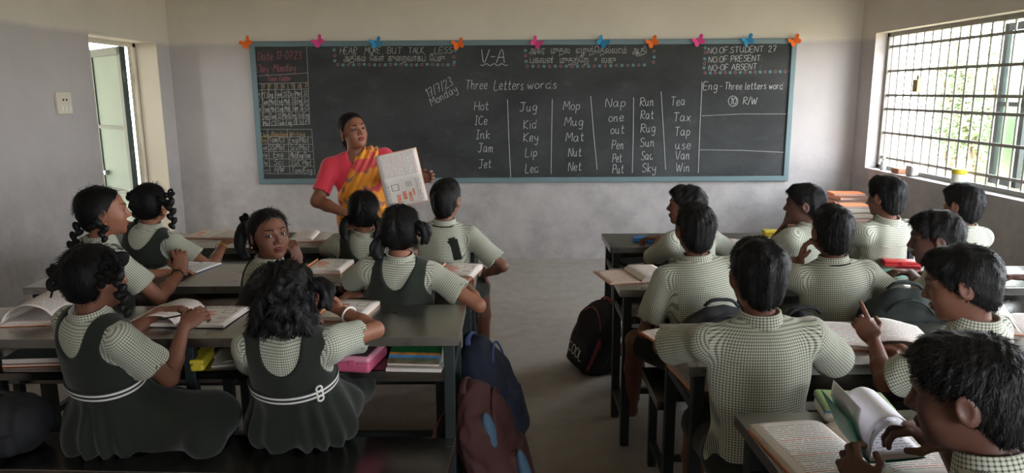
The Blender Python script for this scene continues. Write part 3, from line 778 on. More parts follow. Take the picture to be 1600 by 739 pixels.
PG = {'text': page_mat('printed_text_page', 'text'), 'figure': page_mat('printed_figure_page', 'figure'), 'hand': page_mat('handwritten_page', 'hand', (228, 226, 228), 3.3),
      'blank': page_mat('blank_page', 'blank', (226, 224, 230)), 'pink': page_mat('pinkish_text_page', 'text', (222, 200, 190), 8.1)}
M_pedge = material('page_edges', lin(212, 200, 190), .85, var=.12, vscale=60)
M_orange = material('orange_cover', lin(214, 122, 76), .5, var=.08); M_orange2 = material('pale_orange_cover', lin(226, 158, 118), .55, var=.06)
M_gcover = material('green_cover', lin(20, 116, 92), .45, var=.06); M_bcover = material('blue_cover', lin(60, 92, 140), .5); M_dkcover = material('dark_cover', lin(36, 40, 44), .5); M_rcover = material('red_cover', lin(176, 44, 44), .5)
M_bookgreen = material('book_green', lin(30, 84, 46), .4, var=.3, vscale=12)
def sheet(name, prof, h, mats, parent, thick=.0006, nv=10, skew=0.0, uflip=False):
    """curved leaf: profile (x,z) swept along y, UV 0..1, real thickness"""
    pts = smooth_pts([(p[0], 0, p[1]) for p in prof], 5); n = len(pts); vs, uv, fs = [], [], []
    L = [0]
    for a, b2 in zip(pts, pts[1:]): L.append(L[-1] + (b2-a).length)
    for lay in (0, 1):
        for j in range(nv+1):
            for i, p in enumerate(pts):
                t = (pts[min(i+1, n-1)] - pts[max(i-1, 0)]).normalized(); nrm = Vector((-t.z, 0, t.x))
                y = (j/nv - .5)*h; q = p + nrm*(thick if lay == 0 else 0); vs.append((q.x, y + skew*L[i], q.z)); uv.append((1-L[i]/L[-1] if uflip else L[i]/L[-1], j/nv))
    W = n; K = n*(nv+1)
    for j in range(nv):
        for i in range(n-1):
            a = j*W+i; fs.append((a, a+1, a+W+1, a+W)); fs.append((K+a, K+a+W, K+a+W+1, K+a+1))
    for i in range(n-1): fs.append((i, K+i, K+i+1, i+1)); a = nv*W+i; fs.append((a, a+1, K+a+1, K+a))
    for j in range(nv):
        a = j*W; fs.append((a, a+W, K+a+W, K+a)); a = j*W+n-1; fs.append((a, K+a, K+a+W, a+W))
    o = mesh_obj(name, vs, fs, mats[0], parent, True, mats); me = o.data
    ul = me.uv_layers.new(name='UVMap')
    for li, l in enumerate(me.loops): ul.data[li].uv = uv[l.vertex_index]
    if len(mats) > 1: me.polygons.foreach_set('material_index', [0 if k % 2 == 0 and k < 2*nv*(n-1) else 1 for k in range(len(fs))])
    return o
def page_block(name, sgn, w, h, t, mat, parent, nv=8):
    """half of an open book: curved top, page-edge sides"""
    us = [0, .04, .09, .16, .26, .4, .55, .7, .85, 1.0]; pr = [.25, .52, .75, .92, 1.0, 1.0, .97, .93, .88, .82]
    n = len(us); vs, fs, uv, mi = [], [], [], []
    for j in range(nv+1):
        for u, z in zip(us, pr): vs.append((sgn*u*w, (j/nv-.5)*h, max(z*t, .0012))); uv.append((u if sgn > 0 else 1-u, j/nv))
    K = len(vs)
    for j in (0, nv):
        for u in us: vs.append((sgn*u*(w-.004*0), (j/nv-.5)*h, 0)); uv.append((0, 0))
    for j in range(nv):
        for i in range(n-1):
            a = j*n+i; f = (a, a+1, a+n+1, a+n); fs.append(f if sgn > 0 else f[::-1]); mi.append(0)
    for i in range(n-1):
        f = (i, K+i, K+i+1, i+1); fs.append(f if sgn > 0 else f[::-1]); mi.append(1)
        a = nv*n+i; f = (a, a+1, K+n+i+1, K+n+i); fs.append(f if sgn > 0 else f[::-1]); mi.append(1)
    e = [j*n+n-1 for j in range(nv+1)]; f = e + [K+2*n-1, K+n-1]; fs.append(f[::-1] if sgn > 0 else f); mi.append(1)
    o = mesh_obj(name, vs, fs, mat, parent, True, [mat, M_pedge]); me = o.data
    ul = me.uv_layers.new(name='UVMap')
    for li, l in enumerate(me.loops): ul.data[li].uv = uv[l.vertex_index]
    me.polygons.foreach_set('material_index', mi); me.polygons.foreach_set('use_smooth', [k == 0 for k in mi])
    return o
def open_book(label, loc, rz, w=.18, h=.24, tl=.012, tr=.012, pl='text', pr='figure', cover=None, raised=None, name='open_textbook', tilt=None, coff=.004, group=None):
    cover = cover or M_orange
    bk = empty(name, loc, label, 'book', group, R(rz))
    if tilt: bk.rotation_euler = (R(tilt[0]), R(tilt[1]), R(rz))
    m = MB(); m.rbox(-w-coff, w+coff, -h/2-coff, h/2+coff, 0, .0022, .0008); m.build('cover', cover, bk)
    for s, t, k in ((-1, tl, pl), (1, tr, pr)):
        o = page_block('page_block', s, w, h, t, PG[k], bk); o.location.z = .0024
    for rp in (raised or []):
        o = sheet('raised_page', rp[0], h*.99, [PG[rp[1]]], bk, uflip=len(rp) > 2); o.location.z = .004
    return bk
def closed_book(label, loc, rz, w=.18, h=.24, t=.012, cover=None, name='textbook', page=None, group=None, cat='book', tilt=0):
    bk = empty(name, loc, label, cat, group, R(rz)); cover = cover or M_orange
    if tilt: bk.rotation_euler = (R(tilt), 0, R(rz))
    m = MB(); m.rbox(-w/2, w/2, -h/2, h/2, 0, .0016, .0006); m.rbox(-w/2, -w/2+.0016, -h/2, h/2, 0, t, .0006)
    if not page: m.rbox(-w/2, w/2, -h/2, h/2, t-.0016, t, .0006)
    m.build('cover', cover, bk)
    if page:
        o = page_block('page_block', 1, w-.004, h-.004, t-.0016, PG[page], bk); o.location = (-w/2+.002, 0, .0017)
    else:
        m = MB(); m.box(-w/2+.0017, w/2-.003, -h/2+.003, h/2-.003, .0017, t-.0017); m.build('page_block', M_pedge, bk)
    return bk
# ================================================================ PEOPLE
V3 = lambda *a: np.array(a, float)
unit = lambda v: v / max(float(np.sqrt(v @ v)), 1e-9)
def basis(yaw, pitch=0, roll=0):
    return np.array((Matrix.Rotation(R(yaw), 3, 'Z') @ Matrix.Rotation(R(pitch), 3, 'X') @ Matrix.Rotation(R(roll), 3, 'Y')))
def skin_mat(name, c):
    def fn(nt, b, co):
        at = nt('Attribute', attribute_name='tint'); n = nt('TexNoise', i_Vector=co, i_Scale=22.0, i_Detail=4.0)
        col = nt.mix(n.outputs[0], tuple(x*.86 for x in c), tuple(x*1.12 for x in c))
        col = nt.mix(1.0, col, at.outputs['Color'], 'MULTIPLY'); nt.l.new(col, b.inputs['Base Color'])
        b.inputs['Subsurface Weight'].default_value = .08; b.inputs['Subsurface Radius'].default_value = (.008, .004, .002)
    return material(name, c, .5, spec=.35, fn=fn)
SKIN = [skin_mat('skin_warm_brown', lin(138, 91, 70)), skin_mat('skin_brown', lin(112, 73, 57)), skin_mat('skin_deep_brown', lin(90, 60, 49))]
def hair_fn(nt, b, co):
    mp = nt('Mapping', i_Vector=co); mp.inputs['Scale'].default_value = (170, 170, 16)
    n = nt('TexNoise', i_Vector=mp.outputs[0], i_Scale=1.0, i_Detail=3.0)
    bp = nt('Bump', i_Height=n.outputs[0], i_Strength=.5, i_Distance=.004); nt.l.new(bp.outputs[0], b.inputs['Normal'])
M_hair = material('black_hair', lin(17, 15, 15), .55, spec=.25, fn=hair_fn)
M_ribbon = material('black_ribbon', lin(12, 13, 13), .75, spec=.2)
def gingham_fn(nt, b, co):
    s = nt('SeparateXYZ', i_0=nt('UVMap').outputs[0]); P_ = 1/.0082
    def stripe(sock):
        fr = nt.math('FRACT', nt.math('MULTIPLY', sock, P_)); return nt.ramp(nt.math('ABSOLUTE', nt.math('SUBTRACT', fr, .5)), (.26, 0.0), (.36, 1.0))
    u, v = stripe(s.outputs[0]), stripe(s.outputs[1])
    n = nt('TexNoise', i_Vector=co, i_Scale=7.0, i_Detail=3.0)
    base = nt.mix(n.outputs[0], lin(184, 185, 168), lin(202, 202, 185))
    c = nt.mix(nt.math('MULTIPLY', nt.math('ADD', u, v), .5), base, lin(60, 69, 60)); nt.l.new(c, b.inputs['Base Color'])
    bp = nt('Bump', i_Height=nt('TexNoise', i_Vector=co, i_Scale=30.0, i_Detail=3.0).outputs[0], i_Strength=.2, i_Distance=.004); nt.l.new(bp.outputs[0], b.inputs['Normal'])
M_ging = material('green_white_check_cotton', fn=gingham_fn, rough=.85, spec=.15, sheen=.1)
M_pina = material('dark_green_uniform_cloth', lin(37, 41, 35), .9, spec=.15, var=.12, vscale=14, bump=(40, .2, .003), sheen=.15)
def belt_fn(nt, b, co):
    s = nt('SeparateXYZ', i_0=nt('UVMap').outputs[0]); d = nt.math('ABSOLUTE', s.outputs[1])
    st = nt.math('MULTIPLY', nt.math('GREATER_THAN', d, .0042), nt.math('LESS_THAN', d, .0118))
    nt.l.new(nt.mix(st, lin(34, 38, 36), lin(222, 220, 214)), b.inputs['Base Color'])
M_belt = material('striped_belt', fn=belt_fn, rough=.7)
M_eyew = material('eye_white', lin(240, 238, 234), .35); M_iris = material('eye_iris', lin(20, 12, 9), .35, spec=.2)
M_gold = material('gold', lin(220, 170, 80), .3, metal=1.0); M_sandal = material('sandal_strap', lin(60, 40, 30), .6)
def hair_obj(S, h, root, org, flow, n, length, width, lift, seed):
    """hair mass plus loose tapering strands lying along it, one mesh"""
    V, Fc = S.mesh(h); rs = np.random.RandomState(seed)
    A, B_, C_ = V[Fc[:, 0]], V[Fc[:, 1]], V[Fc[:, 3]]; nr = np.cross(B_ - A, C_ - A); ar = np.sqrt((nr*nr).sum(1)) + 1e-12; nr = nr/ar[:, None]
    pick = rs.choice(len(Fc), n, p=ar/ar.sum()); uu, vv = rs.rand(n, 1), rs.rand(n, 1); p = A[pick] + (B_[pick]-A[pick])*uu + (C_[pick]-A[pick])*vv; nn = nr[pick]
    t = flow(p) + rs.normal(size=(n, 3))*.22; t -= nn*(t*nn).sum(1)[:, None]; t /= np.maximum(np.sqrt((t*t).sum(1)), 1e-6)[:, None]
    sd = np.cross(t, nn); L = (length*rs.uniform(.6, 1.2, n))[:, None]; w = (width*rs.uniform(.6, 1.3, n))[:, None]; lf = (lift*rs.uniform(.2, 1.3, n))[:, None]
    q0 = p - nn*.001; q1 = p + t*L*.5 + nn*(lf*.75 - L*L*1.2*.25); q2 = p + t*L + nn*(lf - L*L*1.2)
    k = len(V); VV = np.concatenate([V, q0-sd*w, q0+sd*w, q1+sd*w*.8, q1-sd*w*.8, q2+sd*w*.15, q2-sd*w*.15]); i = np.arange(n)
    F1 = np.stack([k+i, k+n+i, k+2*n+i, k+3*n+i], 1); F2 = np.stack([k+3*n+i, k+2*n+i, k+4*n+i, k+5*n+i], 1)
    return np_mesh('hair', VV, np.concatenate([Fc, F1, F2]), M_hair, root, org)
def set_uv(o, fn):
    me = o.data; n = len(me.polygons); co = np.empty(len(me.vertices)*3, np.float32); me.vertices.foreach_get('co', co); co = co.reshape(-1, 3).astype(float) + np.array(o.location)
    lv = np.empty(len(me.loops), np.int32); me.loops.foreach_get('vertex_index', lv); nl = len(lv)//n
    fc = co[lv].reshape(n, nl, 3).mean(1); uv = fn(co[lv], np.repeat(fc, nl, 0))
    l = me.uv_layers.new(name='UVMap'); l.data.foreach_set('uv', uv.astype(np.float32).ravel())
def cyl_uv(p, c, a, b, x, y, rad):
    """unwrap around axis a->b; x is the zero direction side, y the seam-opposite; c = face centres keep the seam closed"""
    ax = unit(b - a); r1 = unit(x - ax*(x @ ax)); r2 = np.cross(ax, r1)
    an = lambda q: np.arctan2((q-a) @ r1, (q-a) @ r2)
    A = an(p); C = an(c); A = C + (A - C + np.pi) % (2*np.pi) - np.pi
    return np.stack([A*rad, (p-a) @ ax], 1)
def ik(S, W, l1, l2, pole):
    d = W - S; L = float(np.sqrt(d @ d)); k = 1.0
    if L > (l1+l2)*.995: k = L/((l1+l2)*.995)
    l1, l2 = l1*k, l2*k; u = d/L; a = (l1*l1 - l2*l2 + L*L)/(2*L); h = math.sqrt(max(l1*l1 - a*a, 1e-8))
    q = pole - u*(pole @ u); return S + u*a + unit(q)*h
def head_solid(B, hc, Rh, s, N, neck=.038, lids=True, jaw=1.0):
    w = lambda *q: hc + Rh @ (V3(*q)*s)
    E = lambda q, r, k=.02, neg=False, M=None: B.ell(w(*q), V3(*r)*s, Rh if M is None else Rh @ M, k*s, neg)
    E((0, -.008, .022), (.069, .088, .078)); E((0, .026, -.028), (.055, .056, .066), .03)
    E((0, .030, -.062), (.044*jaw, .046, .034), .025); E((0, .064, -.086), (.017, .014, .013), .02)
    for g in (-1, 1):
        E((g*.032, .050, -.030), (.022, .021, .021), .02)
        B.cap(w(g*.012, .078, .022), w(g*.042, .062, .021), .007*s, k=.014*s)
    for g in (-1, 1):
        E((g*.029, .088, .004), (.016, .014, .010), .012, True)
    if lids:
        for g in (-1, 1):
            E((g*.029, .0665, .004), (.0142, .0130, .0128), .004); E((g*.0295, .083, .0035), (.0118, .0085, .0052), .002, True)
    B.cap(w(0, .080, .006), w(0, .095, -.022), .0062*s, .0100*s, k=.009*s)
    for g in (-1, 1): E((g*.0115, .0855, -.027), (.0078, .008, .0068), .006)
    E((0, .0835, -.0510), (.0200, .0085, .0054), .004); E((0, .0815, -.0600), (.0175, .0085, .0066), .004)
    E((0, .0930, -.0555), (.0190, .0080, .0014), .002, True)
    for g in (-1, 1):
        Me = np.array(Matrix.Rotation(R(-g*22), 3, 'Z') @ Matrix.Rotation(R(-10), 3, 'X'))
        E((g*.074, -.010, -.008), (.0065, .0185, .029), .006, M=Me); E((g*.0805, -.008, -.005), (.0045, .010, .016), .004, True, M=Me)
    B.cap(w(0, -.020, -.045), N, neck*s, (neck+.006)*s, k=.03)
def tint_head(o, hc, Rh, s, lip=(.95, .52, .50), brow=True):
    me = o.data; n = len(me.vertices); co = np.empty(n*3, np.float32); me.vertices.foreach_get('co', co)
    q = ((co.reshape(-1, 3).astype(float) + np.array(o.location)) - hc) @ Rh / s
    col = np.ones((n, 4), np.float32)
    m = (((q - V3(0, .088, -.0555)) / V3(.021, .018, .0125))**2).sum(1) < 1; m &= q[:, 1] > .07; col[m, :3] = lip
    if brow:
        for g in (-1, 1):
            t = np.clip((q[:, 0]*g - .013)/.031, 0, 1); zc = .0235 + .005*np.sin(t*2.4) ; wd = .0042*(1 - .55*t)
            m = (np.abs(q[:, 2]-zc) < wd) & (q[:, 0]*g > .012) & (q[:, 0]*g < .045) & (q[:, 1] > .04); col[m, :3] = (.10, .09, .09)
            d = (((q - V3(g*.0292, .074, .0037)) / V3(.0150, .02, .0078))**2).sum(1); m = (d < 1) & (q[:, 1] > .06); col[m, :3] = (.30, .27, .27)
        m = (np.abs(q[:, 2]+.0557) < .0017) & (np.abs(q[:, 0]) < .019) & (q[:, 1] > .07); col[m, :3] = (.35, .15, .15)
    a = me.attributes.new('tint', 'FLOAT_COLOR', 'POINT'); a.data.foreach_set('color', col.ravel())
def eyes(root, org, hc, Rh, s, gaze=(0, 0)):
    for g in (-1, 1):
        c = hc + Rh @ (V3(g*.029, .0660, .004)*s)
        m = MB(); M = Matrix(Rh.tolist()).to_4x4() @ Matrix.Rotation(R(gaze[0]), 4, 'Z') @ Matrix.Rotation(R(gaze[1]), 4, 'X') @ Matrix.Rotation(R(-90), 4, 'X')
        prof = [(math.sin(a)*.0122*s, math.cos(a)*.0122*s) for a in (3.0, 2.5, 2.0, 1.5, 1.1, .8, .55)]; m.lathe(prof, 16, M); m.cur = 1
        m.lathe([(math.sin(a)*.0124*s, math.cos(a)*.0124*s) for a in (.56, .4, .2, .05)], 16, M)
        o = m.build('eye', M_eyew, root, True, [M_eyew, M_iris]); o.location = c - org
def hand(B, W, d, n, side, pose='rest', s=1.0, spread=1.0):
    d = unit(np.array(d, float)); n = np.array(n, float); n = unit(n - d*(n @ d)); t = np.cross(d, n)*side          # thumb side (side=+1 right hand)
    Mh = np.stack([t, d, n], 1)
    B.ell(W + d*.040*s - n*.001, V3(.034, .050, .0135)*s, Mh, .012); B.ell(W + d*.030*s + t*.022*s + n*.006*s, V3(.014, .026, .012)*s, Mh, .01)
    curls = {'flat': (4, 6, 5), 'rest': (18, 26, 18), 'half': (35, 45, 30), 'fist': (72, 88, 55), 'pinch': (48, 42, 22), 'point': (70, 80, 50)}[pose]
    Ls = (.064, .072, .067, .053); offs = (.025, .0085, -.0085, -.025)
    for i in range(4):
        c = curls
        if pose == 'point' and i == 0: c = (10, 12, 8)
        if pose == 'rest': c = tuple(x*(1+.18*i) for x in c)
        base = W + (d*.080*(1 - .06*abs(i-1.3)) + t*offs[i])*s; A = 0.0; p = base; f0 = unit(d + t*offs[i]*5.5*spread)
        for frac, cc, r0, r1 in ((.46, c[0], .0083, .0077), (.30, c[1], .0077, .0070), (.24, c[2], .0070, .0060)):
            A += R(cc); q = p + (f0*math.cos(A) + n*math.sin(A))*Ls[i]*frac*s; B.cap(p, q, r0*s, r1*s, k=.0035); p = q
    p = W + (d*.022 + t*.030 + n*.004)*s
    a = unit(t*.62 + d*.72 + n*(.15 if pose in ('flat', 'rest') else .65)); q = p + a*.030*s; B.cap(p, q, .0105*s, .0090*s, k=.006)
    a2 = unit(a*.8 + d*.5 - t*(.0 if pose in ('flat', 'rest') else .45)); B.cap(q, q + a2*.026*s, .0090*s, .0072*s, k=.003)
def braid(root, org, pts, r, name='braid', taper=.75):
    S = Solid(); P_ = smooth_pts(pts, 8); L = [0]
    for a, b in zip(P_, P_[1:]): L.append(L[-1] + (b-a).length)
    n = max(3, int(L[-1]/(r*.85)))
    for i in range(n+1):
        t = i/n*L[-1]; k = max(j for j in range(len(L)) if L[j] <= t + 1e-9); k = min(k, len(P_)-2); a = P_[k].lerp(P_[k+1], (t-L[k])/max(L[k+1]-L[k], 1e-9)); T = (P_[k+1]-P_[k]).normalized()
        sd = T.cross(Vector((0, 1, .2))).normalized(); rr = r*(1-(1-taper)*i/n); g = 1 if i % 2 else -1
        c = a + sd*g*rr*.42; ax = (T*.9 - sd*g*.75).normalized(); bx = ax.cross(Vector((0, 1, 0))).normalized(); cx = ax.cross(bx)
        S.ell(c, (rr*1.05, rr*.62, rr*.72), np.stack([np.array(ax), np.array(bx), np.array(cx)], 1), .004)
    return solid_obj(name, S, .0045, M_hair, root, org)
def tail(root, org, pts, r0, r1, seed=0, name='ponytail', n=9):
    """loose gathered hair: several locks side by side"""
    rs = random.Random(seed); S = Solid(); Q = smooth_pts(pts, 4); m = len(Q) - 1
    for j in range(n):
        a = rs.uniform(0, 6.28); e = Vector((math.cos(a), math.sin(a)*.7, rs.uniform(-.3, .3))); ln = rs.uniform(.86, 1.0)
        for i in range(m):
            if i/m > ln: break
            t0, t1 = i/m, (i+1)/m; o0, o1 = math.sin(min(1, t0*1.3)*2.4)*r1*.75, math.sin(min(1, t1*1.3)*2.4)*r1*.75
            S.cap(Q[i] + e*o0, Q[i+1] + e*o1, r0*.5*(1-.35*t0), r0*.5*(1-.35*t1), k=.006)
    S.noise = folds(.0016, 150, seed); return solid_obj(name, S, .0045, M_hair, root, org)
def bow(root, org, c, r, seed=0, petals=5, name='ribbon', tails=True):
    rs = random.Random(seed); m = MB(); c = Vector(c)
    for k in range(petals):
        a = 6.283*k/petals + rs.uniform(-.3, .3); d = Vector((math.cos(a), rs.uniform(-.5, .5), math.sin(a))).normalized(); w = d.cross(Vector((0, 1, .3))).normalized(); l = r*rs.uniform(.8, 1.15)
        m.tube(smooth_pts([c, c + d*l*.55 + w*l*.33, c + d*l, c + d*l*.55 - w*l*.33, c], 5), r*.24, 6, flat=.35, up=d.cross(w))
    if tails:
        for g in (-1, 1): m.tube(smooth_pts([c, c + Vector((g*r*.4, 0, -r*.8)), c + Vector((g*r*.7, 0, -r*1.6))], 4), r*.16, 6, flat=.3)
    o = m.build(name, M_ribbon, root, True); 
    for v in o.data.vertices: v.co -= Vector(org)
    return o
def torso(Sd, P0, L, M, inf, bow_=.0, wide=1.0, belly=0.0):
    r, f, u = M[:, 0], M[:, 1], M[:, 2]; q = lambda a, y=0: P0 + u*a*L + f*y
    i = inf
    Sd.ell(q(0), V3(.122*wide+i, .092+i, .10+i), M, .05); Sd.ell(q(.34, -bow_), V3(.106*wide+i, .080+belly+i, .13+i), M, .06)
    Sd.ell(q(.66, -bow_*.7), V3(.122*wide+i, .086+i, .135+i), M, .06); Sd.ell(q(.86, -bow_*.2), V3(.108*wide+i, .070+i, .075+i), M, .05)
def person(name, label, head, hrot, pelvis, byaw, arms, kind='boy', s=1.0, bow_=.015, hair='boy', skin=1, legs=None, shoulder=(0, 0), h=.0048, wide=1.0, roll=0.0, seed=0, group=None,
           skirt=None, gaze=None, lids=False, tuck=False, seat=BZ, collar=True, pina_neck='u', hairfn=None, cord=False, belt=True):
    """a seated pupil. head: world centre; pelvis: world hip centre; arms: per side (wrist, pole, finger dir, palm normal, pose)"""
    hc = np.array(head, float); P0 = np.array(pelvis, float); Rh = basis(*hrot); org = V3(P0[0], P0[1], seat)
    root = empty(name, org, label, 'person', group)
    N0 = hc + Rh @ (V3(0, -.020, -.088)*s); N = N0 + unit(P0 - N0)*.052*s
    u = unit(N - P0); r0 = basis(byaw, 0, roll)[:, 0]; f = unit(np.cross(u, r0)); r = np.cross(f, u); M = np.stack([r, f, u], 1); L = float(np.sqrt((N-P0) @ (N-P0)))
    Sh = {g: N + r*g*.128*s*wide - u*(.040 - shoulder[0 if g < 0 else 1])*s - f*.004 for g in (-1, 1)}
    A = {}
    for g in (-1, 1):
        W, pole, fd, pn, pose = arms[0 if g < 0 else 1]; W = np.array(W, float)
        E = ik(Sh[g], W, .235*s, .205*s, np.array(pole, float)); A[g] = (E, W, np.array(fd, float), np.array(pn, float), pose)
    # ---- body: one continuous skin surface
    B = Solid(); torso(B, P0, L, M, -.012, bow_, wide)
    for g in (-1, 1):
        E, W, fd, pn, pose = A[g]; B.cap(N - u*.02, Sh[g], .036*s, .036*s, k=.03); B.cap(Sh[g], E, .036*s, .029*s, k=.02)
        mid = E + (W-E)*.35; B.cap(E, mid, .029*s, .029*s, k=.012); B.cap(mid, W, .029*s, .019*s, k=.012)
        hand(B, W, fd, pn, g, pose, s*.93)
    lg = legs or {}
    K, Fk = {}, {}
    for g in (-1, 1):
        H = P0 + r*g*.068 - u*.03; kn, an = lg.get(g, (H + V3(0, .335, -.015) + r*g*.02, None)); kn = np.array(kn, float)
        an = np.array(an, float) if an is not None else kn + V3(0, .03, -.36); an[2] = max(an[2], .05); K[g] = (H, kn, an)
        if kind == 'boy':
            B.cap(H, kn, .060, .045, k=.03); B.cap(kn, kn + (an-kn)*.4, .044, .042, k=.02); B.cap(kn + (an-kn)*.4, an, .042, .026, k=.02)
            B.ell(an + V3(0, .055, -.022), (.034, .09, .022), None, .03)
    head_solid(B, hc, Rh, s, N - u*.01, lids=lids)
    bo = solid_obj('body', B, h, SKIN[skin], root, org); bo.location = (0, 0, 0)
    loc0 = bo.location.copy(); bo.location = org; tint_head(bo, hc, Rh, s, brow=True); bo.location = loc0
    if lids: eyes(root, org, hc, Rh, s, gaze or (0, 0))
    # ---- shirt
    T = Solid(); torso(T, P0, L, M, .010, bow_, wide)
    for g in (-1, 1):
        E, W = A[g][0], A[g][1]; end = Sh[g] + (E - Sh[g])*(.80 if kind == 'boy' else .62)
        T.cap(N - u*.03, Sh[g], .040*s, .046*s, k=.035)
        T.tubecut(Sh[g], end, .049*s, .058*s if kind == 'boy' else .060*s, k=.025)
        ax = unit(E - Sh[g]); T.cap(end - ax*.012, end + ax*.03, .050*s, .054*s, k=.004, neg=True)
    if kind == 'boy': T.half(P0 - u*(.06 if not tuck else 0.0), -u if tuck else -u)
    else: T.half(P0 + u*.05, -u)
    T.noise = folds(.0042, 34, seed + 3)
    so = solid_obj('shirt', T, h*1.1, M_ging, root, org)
    def suv(p, c):
        uv = cyl_uv(p, c, P0, N, r, f, .125)
        for g in (-1, 1):
            E = A[g][0]; ax = unit(E - Sh[g]); m = ((c - Sh[g]) @ r * g > .008) | (((c - Sh[g]) @ ax > .03) & ((c - Sh[g]) @ r * g > -.03))
            if m.any(): uv[m] = cyl_uv(p[m], c[m], Sh[g], E, f, u, .055)
        return uv
    so.location = org; set_uv(so, suv); so.location = (0, 0, 0)
    if collar:
        Cn = Solid(); a = N - u*.030; tip = unit(N0 - N + u*.02)
        Cn.tubecut(a, N + tip*.046*s - f*.004, .074*s, .0560*s, k=.004); Cn.cap(N + tip*.012 - f*.002, N + tip*.09, .0500*s, .0515*s, k=.003, neg=True)
        co = solid_obj('collar', Cn, .004, M_ging, root, org); co.location = org; set_uv(co, lambda p, c: cyl_uv(p, c, N - tip*.05, N, r, f, .055)); co.location = (0, 0, 0)
        if kind == 'boy':
            Y = Solid(); torso(Y, P0, L, M, .0122, bow_, wide)
            for g in (-1, 1): Y.cap(N - u*.03, Sh[g], .0422*s, .0482*s, k=.035)
            Y.noise = folds(.0042, 34, seed + 3); pl = P0 + u*L*.80
            Y.half(pl, -u); Y.half(pl + u*.0035, u); Y.half(P0 - f*.0, f)
            yo = solid_obj('yoke_seam', Y, .0035, M_ging, root, org); yo.location = org; set_uv(yo, lambda p, c: cyl_uv(p, c, P0, N, r, f, .125)); yo.location = (0, 0, 0)
    # ---- lower garment
    if kind == 'boy':
        D = Solid(); D.ell(P0, V3(.130*wide, .102, .095), M, .04)
        for g in (-1, 1): H, kn, an = K[g]; D.tubecut(H, H + (kn-H)*.93, .078, .066, k=.04)
        D.half((P0[0], P0[1], seat + .002), (0, 0, -1)); D.noise = folds(.004, 30, seed + 9); solid_obj('shorts', D, h*1.25, M_pina, root, org)
    else:
        D = Solid(); torso(D, P0, L, M, .019, bow_, wide)
        for g in (-1, 1): D.cap(N - u*.03, Sh[g], .044*s, .052*s, k=.03)
        for g in (-1, 1): D.cap(Sh[g] + r*g*.008 - u*.02, Sh[g] + r*g*.09 - u*.03, .068*s, .09*s, k=.012, neg=True)
        D.ell(N + u*.015 - f*.02, V3(.064, .30, .100 if pina_neck == 'u' else .13)*s, M, .012, neg=True)
        D.half(P0 + u*.152, -u); D.noise = folds(.0045, 30, seed + 5); solid_obj('pinafore_bodice', D, h*1.1, M_pina, root, org)
        K2 = Solid(); w0 = P0 + u*.168; torso(K2, P0, L, M, .021, bow_, wide)
        K2.ell(P0 + u*.04, V3(.140*wide, .112, .13), M, .05)
        for seg in (skirt or [(P0 + r*.07, K[1][1], .095, .085), (P0 - r*.07, K[-1][1], .095, .085)]): K2.cap(seg[0], seg[1], seg[2], seg[3], k=.06)
        K2.ell((P0[0], P0[1], seat + .05), (.170, .112, .062), None, .07)
        K2.half((P0[0], P0[1], seat + .0015), (0, 0, -1)); K2.half(w0, u)
        def pleat(p):
            q = p - P0; a = np.arctan2(q @ r, q @ f); dn = np.clip((w0 - p) @ u / .20, 0, 1); return (.0085*np.sin(a*13 + 2.2*np.sin(a*3 + seed)) * dn + folds(.004, 22, seed + 11)(p)*dn)
        K2.noise = pleat; solid_obj('skirt', K2, h*1.15, M_pina, root, org)
        if belt:
            Bl = Solid(); torso(Bl, P0, L, M, .0255, bow_, wide); bc = P0 + u*.163; Bl.half(bc + u*.0165, u); Bl.half(bc - u*.0165, -u)
            bl = solid_obj('belt', Bl, .0045, M_belt, root, org); bl.location = org
            set_uv(bl, lambda p, c: np.stack([(p-bc) @ r, (p-bc) @ u], 1)); bl.location = (0, 0, 0)
    # ---- hair
    w = lambda *q: hc + Rh @ (V3(*q)*s)
    Hs = Solid()
    if hair == 'boy':
        Hs.ell(w(0, -.010, .026), V3(.0765, .0945, .0815)*s, Rh, .01); Hs.ell(w(0, .038, .066), V3(.054, .046, .034)*s, Rh, .03)
        Hs.ell(w(0, -.044, -.034), V3(.056, .046, .056)*s, Rh, .03)
        Hs.half(w(0, -.02, -.045), Rh @ V3(0, .66, -.62)); Hs.ell(w(0, .098, -.035), V3(.058, .05, .082)*s, Rh, .008, neg=True)
        for g in (-1, 1): Hs.ell(w(g*.080, .004, -.022), V3(.018, .024, .036)*s, Rh, .006, neg=True)
        Hs.noise = lambda p: folds(.0030, 70, seed)(p) + folds(.0016, 190, seed + 1)(p)
    elif hair == 'girl':
        Hs.ell(w(0, -.012, .024), V3(.0765, .0950, .0825)*s, Rh, .01); Hs.ell(w(0, -.040, -.030), V3(.058, .050, .055)*s, Rh, .03)
        Hs.half(w(0, .020, .022), Rh @ V3(0, .80, -.60) if lids else Rh @ V3(0, .86, -.50)); Hs.ell(w(0, .106, -.020), V3(.066, .056, .078)*s, Rh, .006, neg=True)
        for g in (-1, 1): Hs.ell(w(g*.080, .000, -.016), V3(.014, .020, .030)*s, Rh, .006, neg=True)
        for k in range(14):
            a0, a1 = R(35 + k*11), R(46 + k*11); pt = lambda a: w(0, -.012 + .0965*math.cos(a), .024 + .084*math.sin(a)); Hs.cap(pt(a0), pt(a1), .0045*s, k=.003, neg=True)
        Hs.noise = folds(.0020, 90, seed)
